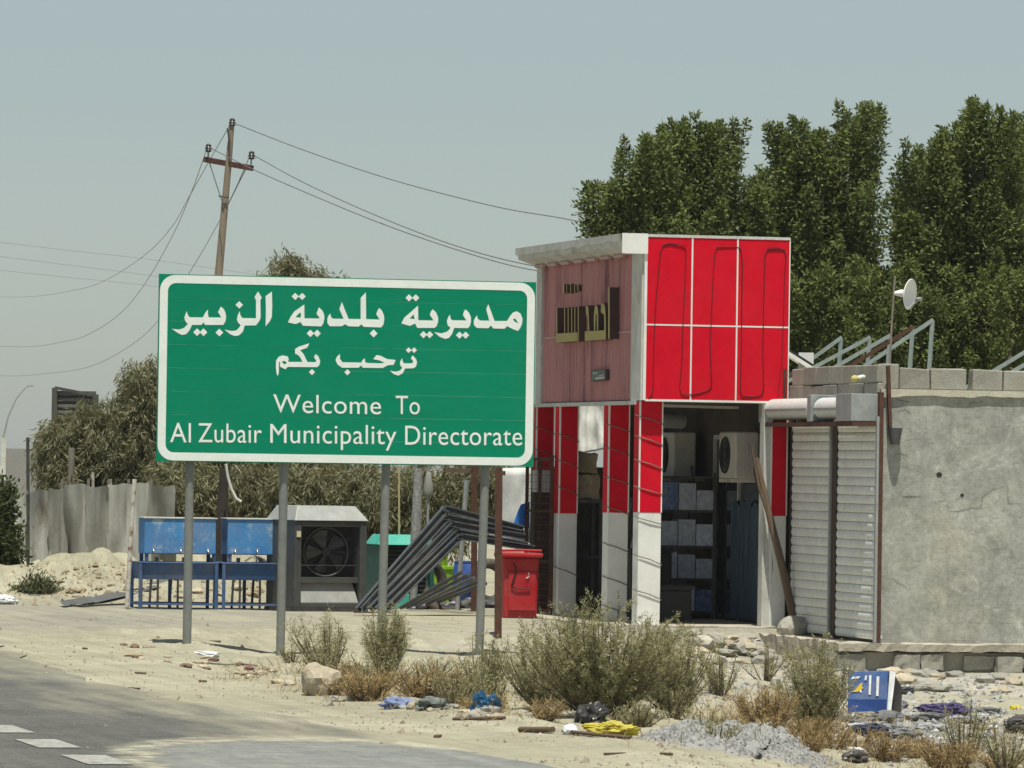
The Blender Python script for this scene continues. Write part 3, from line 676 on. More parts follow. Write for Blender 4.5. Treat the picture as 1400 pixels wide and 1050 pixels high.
# white-washed coping, broken along the lower edge
mb = MB(); PT = []
for k in range(81):
    a = WA+.02+(AE-WA)*k/80; PT.append((BF.p(a, BB-.036, ZW+.02), BF.p(a, BB-.036, ZW-.06-.05*mnoise.noise(Vector((a*1.3, 1, 0)))-.02*mnoise.noise(Vector((a*6, 1, 0))))))
for k in range(80):
    mb.add([PT[k][0], PT[k+1][0], PT[k+1][1], PT[k][1]], [(0, 1, 2, 3)])
    mb.add([PT[k][1], PT[k+1][1], PT[k+1][1]+ES*.05, PT[k][1]+ES*.05], [(0, 1, 2, 3)]); mb.add([PT[k][0], PT[k+1][0], PT[k+1][0]+ES*.22, PT[k][0]+ES*.22], [(0, 1, 2, 3)])
mb.build('coping', mat('coping_white', (.55, .53, .44), (.44, .41, .33), rough=.95, scale=3, stain=(.28, .24, .17), stains=2.5, staint=.58, bump=.4), blk)
# loose course of blocks on top of the end wall
ub = [1231, 1271.5, 1273, 1323, 1331, 1371.5, 1373, 1420]
edges = [(1206, 1229, 498), (1230.5, 1271, 503), (1272.5, 1322, 504), (1330.5, 1371, 506), (1372.5, 1425, 507), (1427, 1480, 509), (1482, 1535, 510)]
def a_at(u, b): return (PP(u, 520, BF.p(0, b, 0), ES)-O).dot(EF)
for k, (ua, ubb, vt) in enumerate(edges):
    aa, ab = a_at(ua, BB), a_at(ubb, BB); zt_ = zpx(vt, (ua+ubb)/2, BB, aa)
    mbk = MB(); P = [BF.p(x, y, z) for z in (ZW+.022, zt_) for x, y in ((aa, BB+.0), (ab, BB+.0), (ab, BB+.2), (aa, BB+.2))]
    rr = random.Random(k); P = [p+Vector((rr.uniform(-.008, .008), rr.uniform(-.01, .01), rr.uniform(-.015, .01) if i > 3 else 0)) for i, p in enumerate(P)]
    mbk.hexa(P).build('block', BLOCK, blk, bevel=.012)
# wall above the shutters: courses of grey blocks on the street side
ZS = 2.62
bb = [BB+.02, BB*.66, BB*.31, -.02]
for r_, (za, zb2) in enumerate(((2.86, 3.06), (3.07, 3.285))):
    for k in range(7):
        off = .28 if r_ else 0
        y0 = BB+.01+k*.58-off; y1 = y0+.57
        y0 = max(y0, BB+.01); y1 = min(y1, -.03)
        if y1-y0 < .1: continue
        rr = random.Random(k+r_*9)
        MB().box(BF, WA-.02+rr.uniform(-.012, .012), WA+.17, y0, y1, za, zb2+rr.uniform(-.012, .012)).build('block', BLOCK, blk, bevel=.012)
MB().box(BF, WA-.03, WA+.12, BB+.02, -.03, 2.66, 2.855).build('lintel', CEM, blk, bevel=.01)
# two roller shutters, each of curved slats
SHUT = mat('shutter_slat', (.74, .77, .73), (.64, .67, .635), rough=.5, scale=8, metal=.15, dust=.3, spec=.4, objrand=.05)
JAMB = mat('dark_jamb', (.07, .045, .035), (.045, .035, .03), rough=.8, scale=10)
b_s = [b_at(1198, WA-.06)+.02, b_at(1141, WA-.06), b_at(1134, WA-.06), b_at(1079, WA-.06)]
NSL = 24
for sa, sb in ((b_s[0], b_s[1]), (b_s[2], b_s[3])):
    sh = MB().box(BF, WA+.02, WA+.05, sa, sb, .0, .03).build('roller_shutter', SHUT, blk)
    hS = 2.60/NSL; mbk = MB(); prof = []
    for k in range(8): ang = math.pi*k/7; prof.append((-.013*math.sin(ang)**.8, hS*.96*k/7))
    y0, y1 = sa+.03, sb-.03
    V = [BF.p(WA-.02+px, y0, -.02+pz) for px, pz in prof]+[BF.p(WA-.02+px, y1, -.02+pz) for px, pz in prof]
    n = len(prof); mbk.add(V, [(i, i+1, i+1+n, i+n) for i in range(n-1)]+[tuple(range(n)), tuple(range(n, 2*n))[::-1]], False)
    sl0 = mbk.build('slat', SHUT, sh, shade=False)
    for k in range(1, NSL): dup(sl0, EZ*(hS*k)+EF*random.uniform(-.004, .004))
    MB().box(BF, WA-.06, WA+.02, sa-.03, sa+.028, -.05, 2.66).build('guide_rail', GALV, sh)
    MB().box(BF, WA-.04, WA+.02, sb-.02, sb+.02, -.05, 2.66).build('guide_rail', JAMB, sh)
MB().box(BF, WA-.035, WA-.0, b_s[1]+.035, b_s[2]-.035, -.06, 2.66).build('mullion', JAMB, blk)
MB().box(BF, WA-.03, WA+.02, BB-.015, b_s[0]-.035, -.06, 2.95).build('corner_jamb', RUST, blk)
# roller drums with side plates
DRUM = mat('drum_white', (.66, .68, .66), (.56, .58, .56), rough=.4, scale=5, dust=.15)
for (ba, bb2) in ((b_s[0]+.75, b_s[1]+.02), (b_s[2]+.1, b_s[3]+.25)):
    d_ = MB().tube([BF.p(WA-.20, ba, 2.76), BF.p(WA-.20, bb2, 2.76)], .135, 20).build('roller_drum', DRUM, blk)
    MB().box(BF, WA-.345, WA-.335, ba+.02, bb2-.02, 2.735, 2.765).build('drum_seam', GALV, d_)
for bq, wq in ((b_s[0]+.06, .66), (b_s[1]+.06, .16), (b_s[3]+.28, .12)):
    MB().box(BF, WA-.36, WA-.02, bq, bq+wq, 2.60, 2.93).build('drum_plate', GALV, blk, bevel=.006)
MB().box(BF, WA-.34, WA-.04, b_s[0]+.05, b_s[3]+.2, 2.545, 2.594).build('drum_sill', RUST, blk)
def wall_pt(u, v, lift=.004):
    p = PP(u, v, BF.p(0, BB, 0), ES); a_ = (p-O).dot(EF); return BF.p(a_, BB-.018*mnoise.noise(Vector((a_*.9, 0, p.z*1.1)))-.008*mnoise.noise(Vector((a_*4, 5, p.z*4)))-lift, p.z)
CRK = mat('crack_shadow', (.085, .08, .065), (.14, .13, .11), rough=1.0, scale=20)
random.seed(64)
for cr, wd in (([(1232, 677.6), (1245, 678.5), (1259, 679)], .016), ([(1273, 688), (1284, 685), (1295, 683.5)], .008), ([(1295, 685), (1297, 698.8), (1311, 698.8), (1326, 695), (1341, 693.6), (1343.5, 680), (1355, 669.7), (1383, 662.8)], .010), ([(1311, 699), (1308, 711)], .007), ([(1218, 789.7), (1230, 798), (1246, 807)], .008), ([(1377.7, 659), (1377.7, 687), (1400, 689)], .008), ([(1224, 545), (1236, 549), (1249, 551)], .012), ([(1226, 562), (1238, 560), (1246, 566)], .010), ([(1318, 560), (1330, 550), (1345, 549)], .008), ([(1225, 620), (1241, 622)], .012), ([(1262, 800), (1280, 818), (1284, 838)], .006), ([(1330, 740), (1352, 752), (1380, 748)], .006)):
    P = []
    for i in range(len(cr)-1):
        for k in range(5): P.append((cr[i][0]+(cr[i+1][0]-cr[i][0])*k/5+random.uniform(-.7, .7), cr[i][1]+(cr[i+1][1]-cr[i][1])*k/5+random.uniform(-.9, .9)))
    P.append(cr[-1]); W3 = [wall_pt(*q) for q in P]; m2 = MB(); n_ = len(W3)
    for k in range(n_-1):
        d = (W3[k+1]-W3[k]).normalized(); sd_ = d.cross(ES); w1 = .7*wd*(.3+.7*math.sin(math.pi*k/(n_-1)))*random.uniform(.5, 1.2); w2 = .7*wd*(.3+.7*math.sin(math.pi*(k+1)/(n_-1)))*random.uniform(.5, 1.2)
        m2.add([W3[k]-sd_*w1/2, W3[k+1]-sd_*w2/2, W3[k+1]+sd_*w2/2, W3[k]+sd_*w1/2], [(0, 1, 2, 3)])
    m2.build('crack', CRK, blk)
# weep holes (flat black discs painting the shade inside), rust post and pot
for u, v, r_ in ((1284.5, 649, .035), (1316, 677, .024)):
    p = PP(u, v, BF.p(0, BB-.012, 0), ES); a_ = (p-O).dot(EF); p = BF.p(a_, BB-.018*mnoise.noise(Vector((a_*.9, 0, p.z*1.1)))-.008*mnoise.noise(Vector((a_*4, 5, p.z*4)))-.004, p.z); MB().disc(p, -ES, r_, 12, r_*.85).build('weep_hole_shade', BLACK, blk)
p = PP(1214, 500, BF.p(0, BB-.09, 0), ES); q = PP(1217, 585, BF.p(0, BB-.09, 0), ES)
MB().beam(p, q, .05, .04).build('rusty_stub', RUST, blk)
p = PP(1224, 585, BF.p(0, BB-.10, 0), ES)
MB().tube([p, p-EZ*.03, p-EZ*.2], [.09, .085, .055], 10).build('wall_light', mat('wall_light_grey', (.10, .10, .10), (.07, .07, .07)), blk)
# broken plinth of blocks along the foot of the end wall
pl_ = struct(rough_box(BF, WA-.55, 6.6, BB-.34, BB-.005, -.15, -.06, .022).build('plinth_ledge', PAVE)); WLOC[pl_.name] = pl_.location.copy()
random.seed(12); a = WA-.75
for r_ in range(2):
    a = WA-.55+.2*r_
    while a < 6.2:
        l = random.uniform(.26, .46)
        if random.random() > (.22 if r_ == 0 else .1):
            y = BB-.36+random.uniform(-.05, .10)-(.10 if r_ else 0); h = .185
            P = [BF.p(x+random.uniform(-.02, .02), yy+random.uniform(-.02, .02), z+random.uniform(-.018, .018)) for z in ((-.175-.19*(r_+1)+.19*0), (-.18-.19*r_)) for x, yy in ((a, y), (a+l-.015, y), (a+l-.015, y+.3), (a, y+.3))]
            rough_box(Frame(BF.p(a, y, -.18-.19*(r_+1)), axes=(BF.x, BF.y, BF.z)), 0, l-.02, 0, .3, random.uniform(-.01, .02), .18+random.uniform(-.03, .0), .03 if random.random() < .5 else .012, .075, a*7).build('block', BLOCK if random.random() < .4 else CEM, pl_)
        a += l
MB().box(BF, WA-.7, 9.6, BB-.22, BB-.03, -.7, -.165).build('rubble_core', CEM, pl_)

# ------------------------------------------------------------------ things at the shop
ACW = mat('ac_casing', (.50, .49, .44), (.42, .40, .36), rough=.5, scale=4, dust=.3)
for k, (uR, lab) in enumerate(((1037, 'beige air conditioner unit above the shop door'), (951, 'beige air conditioner unit deeper in the porch above the shelves'))):
    b0 = b_at(uR, AW-.13); z0_ = 1.88
    t_ = thing('air_conditioner', lab, 'air conditioner', BF.p(AW-.28, b0+.4, z0_), 'air conditioners on the porch wall')
    body = MB().box(BF, AW-.44, AW-.13, b0, b0+.80, z0_, z0_+.60).build('casing', ACW, t_, bevel=.02)
    for s in range(6):
        MB().box(BF, AW-.41+.045*s, AW-.40+.045*s, b0-.006, b0+.0, z0_+.08, z0_+.5).build('louvre', ALU, body)
    c = BF.p(AW-.443, b0+.48, z0_+.3); g = MB()
    for rr_ in (.09, .16, .23):
        g.tube([c+ES*(rr_*math.cos(2*math.pi*i/24))+EZ*(rr_*math.sin(2*math.pi*i/24))-EF*.01 for i in range(25)], .008, 5, False)
    g.build('fan_guard', BLACK, t_)
    MB().disc(c-EF*.003, -EF, .24, 24).build('fan_opening', BLACK, t_)
    MB().box(BF, AW-.46, WA, b0+.08, b0+.12, z0_-.05, z0_-.004).box(BF, AW-.46, WA, b0+.66, b0+.70, z0_-.05, z0_-.004).build('bracket', OFFW, t_)
    MB().tube([BF.p(AW-.16, b0+.05, z0_+.2), BF.p(AW-.2, b0-.05, z0_+.12), BF.p(AW-.16, b0-.06, z0_-.1), BF.p(AW-.08, b0-.03, z0_-.35), BF.p(AW-.02, b0, z0_-.5)], .014, 6).build('hose', BLACK, t_)
tag(MB().tube([BF.p(.75, 2.2, 2.62), BF.p(1.15, 2.4, 2.62)], .10, 14).build('duct', GALV), 'short round silver duct under the porch ceiling', 'duct')
tag(MB().beam(BF.p(.2, .9, 2.80), BF.p(1.5, 1.1, 2.79), .28, .03).build('ceiling_board', OFFW), 'torn white ceiling board sagging under the porch roof', 'board')
# shelves with packs of water
shf = thing('shelf_rack', 'dark metal shelf rack stacked with drinks in the porch', 'shelf', BF.p(1.55, 4.0, 0))
for a, b in ((1.1, 3.3), (1.85, 3.3), (1.1, 4.6), (1.85, 4.6)):
    MB().beam(BF.p(a, b, 0), BF.p(a, b, 1.95), .035, .035).build('upright', DARKST, shf)
PACKM = mat('pack_white', (.7, .72, .75), (.35, .42, .55), rough=.4, scale=16, objrand=.2); PACKB = mat('pack_blue', (.04, .10, .30), (.25, .3, .4), rough=.4, scale=14)
for z in (.12, .55, .98, 1.45, 1.9):
    MB().box(BF, 1.09, 1.86, 3.28, 4.62, z-.03, z).build('shelf_board', DARKST, shf)
random.seed(21)
for z in (.12, .55, .98, 1.45):
    for i in range(3):
        a = 1.12+.245*i; h = random.uniform(.26, .37)
        pk = MB().box(BF, a, a+.23, 3.3, 3.65, z+.004, z+h).build('drink_pack', PACKM if random.random() < .65 else PACKB)
        tag(pk, 'shrink wrapped pack of drinks on the dark porch shelf', 'drinks pack', 'drink packs on the shelf rack')
# clutter seen between the columns
SACK = mat('brown_carton', (.42, .35, .24), (.22, .16, .10), rough=.9, scale=5, objrand=.2)
for k, (a, b, z, wv_, h) in enumerate(((.30, 4.55, 1.93, .26, .26), (.22, 4.5, 1.58, .36, .33))):
    tag(rough_box(BF, a, a+wv_, b, b+.3, z, z+h, .03, .06, k*3.3).build('carton', SACK), ['upper brown carton of the two stacked in the porch', 'lower brown carton of the two stacked in the porch'][k], 'carton', 'cartons stacked in the porch')
tag(MB().box(BF, .16, .62, 4.45, 4.9, 1.52, 1.57).beam(BF.p(.18, 4.47, 0), BF.p(.18, 4.47, 1.52), .04, .04).beam(BF.p(.6, 4.47, 0), BF.p(.6, 4.47, 1.52), .04, .04).beam(BF.p(.18, 4.88, 0), BF.p(.18, 4.88, 1.52), .04, .04).beam(BF.p(.6, 4.88, 0), BF.p(.6, 4.88, 1.52), .04, .04).beam(BF.p(.18, 4.47, .8), BF.p(.6, 4.47, .8), .03, .03).build('crate_stand', DARKST), 'dark metal stand under the brown cartons', 'stand')
random.seed(31)
for k in range(7):
    a = .35+.06*k; b = 3.0+.1*k
    tag(MB().tube([BF.p(a, b, 0), BF.p(a+.28+.02*k, b+.12, 1.45+.09*(k % 3))], .022, 6).build('pipe', DARKST if k % 3 else GALV), 'metal pipe leaning in the dark porch between columns', 'pipe', 'pipes leaning in the porch')
for k, (a, b, z, w_, h, m_) in enumerate(((.55, 2.6, 0, .55, .95, BLACK), (.5, 1.2, 0, .5, .5, BLACK), (.55, 1.9, 0, .42, .42, mat('dark_green_tin', (.02, .028, .024), (.03, .035, .03))), (.62, 3.4, 0, .5, 1.6, DARKST))):
    t_ = thing('storage_bin', ['tall black storage bin behind the porch columns', 'low black box on the porch floor', 'small dark green tin on the porch floor behind a column', 'tall dark cabinet standing deep in the porch'][k], 'container', BF.p(a, b, z))
    MB().box(BF, a, a+w_, b, b+.45, z, z+h-.06).build('body', m_, t_, bevel=.02); MB().box(BF, a-.015, a+w_+.015, b-.015, b+.465, z+h-.06, z+h).build('lid', m_, t_, bevel=.015)
# timber prop against the right-hand column
p0, p1 = BF.p(1.90, -.50, .0), BF.p(1.46, -.12, 2.15)
pr = thing('timber_prop', 'forked weathered timber prop leaning on the column by the shutters', 'timber', p0)
MB().tube([p0, p0.lerp(p1, .3)+EF*.015, p0.lerp(p1, .65), p1], [.055, .052, .045, .03], 9).build('pole', WOOD, pr)
q = p0.lerp(p1, .62); MB().tube([q, q.lerp(p1, .5)-EF*.06+EZ*.03, BF.p(1.36, -.2, 2.35)], [.028, .02, .012], 7).build('fork', WOOD, pr)
random.seed(9)
tag(MB().rock(BF.p(1.78, -.92, .03), .22, 3, .22, (1.15, .8, .75), 3, 1.1).build('stone_block', CEM), 'rough cement lump at the foot of the timber prop', 'stone')
tag(MB().box(Frame(BF.p(2.02, -1.25, -.05), BETA+.1), 0, .36, 0, .2, 0, .19).build('concrete_block', BLOCK, bevel=.02), 'grey hollow block lying before the shutter', 'block')
tag(MB().tube([BF.p(1.60, -.03, 1.6), BF.p(1.59, -.07, 1.0), BF.p(1.61, -.06, .62), BF.p(1.68, -.08, .56), BF.p(1.70, -.08, .75), BF.p(1.67, -.06, 1.3)], .014, 6).build('hanging_rope', OFFW), 'pale looped rope hanging beside the timber prop', 'rope')

# wire mesh cage panel and rusty posts by the red bin
bm0, bm1 = b_at(762), b_at(727)
cg = thing('mesh_panel', 'rusty wire mesh panel closing the porch beside the red bin', 'mesh panel', BF.p(0, (bm0+bm1)/2, 0))
for b in (bm0+.05, bm1, (bm0+bm1)/2):
    MB().beam(BF.p(-.06, b, -.05), BF.p(-.06, b, 2.15), .05, .05).build('upright', RUST, cg)
for z in (.08, .72, 1.4, 2.1):
    MB().beam(BF.p(-.06, bm0+.08, z), BF.p(-.06, bm1-.03, z), .03, .03).build('rail', RUST, cg)
mm = MB()
for k in range(18):
    b = bm0+.08+(bm1-bm0-.1)*k/17; mm.beam(BF.p(-.085, b, .05), BF.p(-.085, b, 2.1), .006, .006)
for k in range(22): mm.beam(BF.p(-.09, bm0+.06, .08+k*.095), BF.p(-.09, bm1, .08+k*.095), .006, .006)
mm.build('wire_mesh', RUST, cg)
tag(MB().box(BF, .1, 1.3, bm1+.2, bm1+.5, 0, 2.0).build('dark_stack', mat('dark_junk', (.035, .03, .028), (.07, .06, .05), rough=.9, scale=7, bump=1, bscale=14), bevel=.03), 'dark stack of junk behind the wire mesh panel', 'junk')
def post_px(u, v, u2, v2, wdt, m, name, label, cat, round_=False, dy=0.0):
    p = GT(u, v); q = PY(u2, v2, p.y+dy)
    mb = MB()
    if round_: mb.tube([p-EZ*.1, p.lerp(q, .5), q], wdt/2, 10)
    else: mb.beam(p-EZ*.1, q, wdt, wdt)
    return tag(mb.build(name, m), label, cat)
post_px(681, 872, 682, 640, .085, RUST, 'rusty_post', 'rusty steel post standing alone in front of the red bin', 'post')
post_px(648, 836, 649, 600, .085, RUST, 'rusty_post', 'rusty steel post standing behind the stacked steel frames', 'post')
# red bin
p = GT(712, 845.5); F = Frame(p, BETA*.9); rb = thing('red_bin', 'red plastic waste bin with dented lid beside the wire mesh', 'bin', p)
REDP = mat('red_plastic', (.44, .010, .022), (.36, .008, .018), rough=.45, scale=4, dust=.15)
def taper(F, xa, xb, ya, yb, za, zb, k): return [F.p(x, y, za) for x, y in ((xa+k, ya+k), (xb-k, ya+k), (xb-k, yb-k), (xa+k, yb-k))]+[F.p(x, y, zb) for x, y in ((xa, ya), (xb, ya), (xb, yb), (xa, yb))]
MB().hexa(taper(F, -.24, .24, 0, .46, 0, .80, .02)).build('body', REDP, rb, bevel=.025)
MB().hexa(taper(F, -.275, .275, -.085, .5, .80, .86, -.0)).build('lid', REDP, rb, bevel=.02)
MB().box(F, -.17, .2, -.012, .01, .10, .62).build('front_rib', REDP, rb, bevel=.02)
MB().tube([F.p(-.27, .02, .89), F.p(0, .0, .895), F.p(.27, .02, .89)], .018, 8).build('rim', REDP, rb)
MB().tube([F.p(-.12, -.03, .72), F.p(-.07, -.03, .66), F.p(-.1, -.03, .55), F.p(-.14, -.03, .42), F.p(-.06, -.03, .38), F.p(.12, -.03, .39)], .009, 5).build('strap', BLACK, rb)
MB().tube([F.p(.09, -.026, .60), F.p(.10, -.026, .55), F.p(.06, -.026, .53)], .007, 5).build('white_mark', WHITE, rb)

# white tarp and blue sheet behind the bin
def wavy_sheet(name, pxs, Y, m, label, cat, amp=.05, n=10, thick=None):
    (a, b2, c, d) = [PY(u, v, Y) for u, v in pxs]; mb = MB(True); g = {}
    for i in range(n+1):
        for j in range(n+1):
            s, t = i/n, j/n; q = a.lerp(b2, s).lerp(d.lerp(c, s), t)
            g[i, j] = q+Vector((0, amp*(mnoise.noise(Vector((q.x*6, Y, q.z*1.5)))+.5*mnoise.noise(Vector((q.x*14, Y, q.z*3)))), 0))
    for i in range(n):
        for j in range(n): mb.add([g[i, j], g[i+1, j], g[i+1, j+1], g[i, j+1]], [(0, 1, 2, 3)], True)
    o = mb.build(name, m)
    md = o.modifiers.new('s', 'SOLIDIFY'); md.thickness = .012
    return tag(o, label, cat)
wavy_sheet('tarpaulin', [(686, 640), (727, 640), (726, 742), (684, 745)], 80.5, mat('white_tarp', (.70, .71, .69), (.55, .56, .54), rough=.7, scale=4), 'white tarpaulin hanging behind the red bin', 'tarpaulin', .045)
wavy_sheet('blue_sheet', [(712, 690), (724, 686), (724, 722), (700, 722)], 79.6, mat('blue_tarp', (.02, .16, .50), (.015, .12, .4), rough=.6), 'blue plastic sheet wedged before the white tarpaulin', 'sheet', .05)
wavy_sheet('sheet', [(782, 552), (838, 552), (836, 612), (786, 622)], 81.2, mat('white_cloth', (.70, .70, .66), (.5, .5, .46), rough=.9, scale=6), 'crumpled white sheet hung up behind the porch columns', 'sheet', .16, 22)
tag(MB().beam(PY(690, 647, 80.0), PY(610, 642, 80.4), .05, .06).build('timber_rail', WOOD), 'horizontal timber rail tied above the steel frames', 'rail')

# ------------------------------------------------------------------ yard goods behind the sign
BLUEP = mat('blue_tank_paint', (.05, .235, .52), (.04, .18, .42), rough=.65, scale=3, dust=.3, stain=(.30, .42, .54), stains=3.5, staint=.56)
BLUED = mat('blue_frame_paint', (.035, .10, .24), (.04, .08, .17), rough=.6, scale=4, dust=.3)
CHROME = mat('tap_metal', (.5, .5, .5), (.4, .4, .4), rough=.3, metal=.8)
BR = mat('brass_dark', (.02, .02, .025), (.03, .03, .03))
def fountain(u, v, label, wd, tw):
    p = GT(u, v); F = Frame(p, BETA); t_ = thing('drinking_fountain', label, 'water tank', p, 'blue drinking water tanks on stands')
    tk = MB().box(F, .10, .10+tw, .12, .62, .74, 1.22).build('tank', BLUEP, t_, bevel=.015)
    MB().box(F, .085, .115+tw, .105, .635, 1.22, 1.235).build('rim', OFFW, tk)
    MB().box(F, 0, wd, -.04, .70, .615, .635).build('basin_rim', BLUED, t_, bevel=.006)
    MB().hexa([F.p(x, y, z) for z, k in ((.40, .05), (.612, .01)) for x, y in ((k, -.03+k), (wd-k, -.03+k), (wd-k, .69-k), (k, .69-k))]).build('basin', BLUED, t_)
    for x, y in ((.03, -.02), (wd-.03, -.02), (.03, .66), (wd-.03, .66), (wd*.5, .66)):
        MB().beam(F.p(x, y, 0), F.p(x, y, .612), .045, .045).build('leg', BLUED, t_)
    for q in range(6):
        MB().beam(F.p(.2+.13*q, .9+.1*(q % 3), .0), F.p(.2+.13*q+.03*(q % 2), .9+.1*(q % 3), .6), .03, .03).build('rear_bar', DARKST, t_)
    for x, y in ((.14, .16), (.08+tw, .16), (.14, .58), (.08+tw, .58)):
        MB().beam(F.p(x, y, .636), F.p(x, y, .74), .05, .05).build('tank_support', BLUED, t_)
    MB().beam(F.p(.03, -.02, .07), F.p(wd-.03, -.02, .07), .03, .03).beam(F.p(.03, .66, .07), F.p(wd-.03, .66, .07), .03, .03).beam(F.p(.03, 0, .07), F.p(.03, .64, .07), .03, .03).build('stretcher', BLUED, t_)
    for k in range(3):
        x = .10+tw*(.12+.38*k); tp = MB().tube([F.p(x, .11, .80), F.p(x, .05, .80), F.p(x, .04, .755)], .014, 6).build('tap', CHROME, t_)
        MB().beam(F.p(x-.03, .05, .825), F.p(x+.03, .05, .825), .012, .012).build('handle', CHROME, tp)
        MB().tube([F.p(x+.05, .10, .70), F.p(x+.05, .10, .64)], .03, 6).build('cup', BR, t_)
fountain(188, 832.5, 'blue metal water tank on a stand beside the striped pole', 1.10, .98)
fountain(302, 833.5, 'blue metal water tank on a stand beside the grey cooler', .88, .80)

GREYC = mat('cooler_dark_grey', (.075, .078, .076), (.05, .052, .052), rough=.5, scale=4, dust=.10); COOLTOP = mat('cooler_sunlit_grey', (.36, .37, .36), (.28, .29, .28), rough=.55, scale=6, dust=.25, metal=.2)  # second is a paler copy of the grey: sunlight painted on hood and sill
p = GT(402, 836); F = Frame(p, R(27)); W_, D_, H_ = 1.07, .92, 1.42
ec = thing('evaporative_cooler', 'large dark grey metal evaporative cooler with round fan', 'cooler', p)
hs_ = MB().box(F, 0, .10, 0, D_, .04, 1.22).box(F, W_-.10, W_, 0, D_, .04, 1.22).box(F, .10, W_-.10, .30, D_, .04, 1.22).box(F, .10, W_-.10, 0, .30, .04, .12).box(F, .10, W_-.10, 0, .30, 1.14, 1.22).build('housing', GREYC, ec, bevel=.012)
MB().hexa([F.p(x, y, z) for z, k in ((1.222, -.015), (1.42, .10)) for x, y in ((k, k*1.6), (W_-k, k*1.6), (W_-k, D_-k), (k, D_-k))]).build('hood', COOLTOP, ec, bevel=.01)
c = F.p(W_*.5, .17, .80)
MB().box(F, .10, W_-.10, .23, .29, .42, 1.14).build('fan_recess', BLACK, ec)
nfr = [c+F.x*(.33*math.cos(2*math.pi*i/36))+EZ*(.33*math.sin(2*math.pi*i/36)) for i in range(37)]
MB().tube(nfr, .016, 8, False).build('fan_ring', GREYC, ec)
fan = MB().tube([c-F.y*.03, c+F.y*.03], .06, 14).build('fan_hub', DARKST, ec)
for k in range(5):
    a = 2*math.pi*k/5+.3; d1 = F.x*math.cos(a)+EZ*math.sin(a); d2 = F.x*math.cos(a+.75)+EZ*math.sin(a+.75); dm = F.x*math.cos(a+.3)+EZ*math.sin(a+.3)
    MB().add([c+d1*.05, c+d1*.29-F.y*.03, c+dm*.30, c+d2*.28+F.y*.05, c+d2*.06+F.y*.02], [(0, 1, 2, 3, 4)]) if False else None
    m2 = MB(); m2.add([c+d1*.05, c+d1*.29-F.y*.03, c+dm*.30, c+d2*.28+F.y*.05, c+d2*.06+F.y*.02], [(0, 1, 2, 3, 4)]); m2.build('fan_blade', mat('fan_blade', (.075, .075, .075), (.05, .05, .05), rough=.4), fan)
for k in range(3):
    MB().beam(F.p(.1, .14, .62+.18*k), F.p(W_-.1, .14, .62+.18*k), .012, .012).build('guard_bar', DARKST, ec)
MB().box(F, .10, W_-.10, .05, .28, .385, .46).build('lower_panel', GREYC, ec)
MB().hexa([F.p(.11, .02, .122), F.p(W_-.11, .02, .122), F.p(W_-.11, .28, .122), F.p(.11, .28, .122), F.p(.15, .13, .38), F.p(W_-.15, .13, .38), F.p(W_-.15, .28, .38), F.p(.15, .28, .38)]).build('discharge_sill', COOLTOP, ec)
MB().box(F, -.02, W_+.02, -.02, D_, 0, .045).build('skid', DARKST, ec)
MB().box(F, .02, .08, -.012, .0, 1.0, 1.08).build('switch', mat('switch_yellow', (.6, .55, .35), (.5, .45, .3)), ec)
# turquoise cooler
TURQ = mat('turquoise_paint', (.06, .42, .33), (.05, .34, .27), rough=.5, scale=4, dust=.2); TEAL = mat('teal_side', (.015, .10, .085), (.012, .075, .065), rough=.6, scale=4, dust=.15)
p = GT(517, 832); F = Frame(p, R(17)); tc = thing('evaporative_cooler', 'smaller turquoise evaporative cooler half hidden by bent steel frames', 'cooler', p)
W_, D_ = .80, .68
MB().box(F, 0, .06, 0, D_, 0, .88).box(F, W_-.06, W_, 0, D_, 0, .88).box(F, .06, W_-.06, .2, D_, 0, .88).build('housing', TEAL, tc, bevel=.01)
MB().hexa([F.p(x, y, z) for z, k in ((.882, -.015), (1.02, .07)) for x, y in ((k, k*1.8), (W_-k, k*1.8), (W_-k, D_-k), (k, D_-k))]).build('hood', TURQ, tc, bevel=.01)
MB().box(F, .06, W_-.06, .0, .19, 0, .20).build('sump', TURQ, tc, bevel=.008)
MB().box(F, .075, .10, -.006, .02, .28, .86).build('edge_strip', OFFW, tc)
MB().box(F, .06, W_-.06, .15, .195, .20, .88).build('grille_back', BLACK, tc)
for k in range(10): MB().beam(F.p(.07, .10, .26+.06*k), F.p(W_-.07, .10, .26+.06*k), .008, .012).build('grille_bar', DARKST, tc)
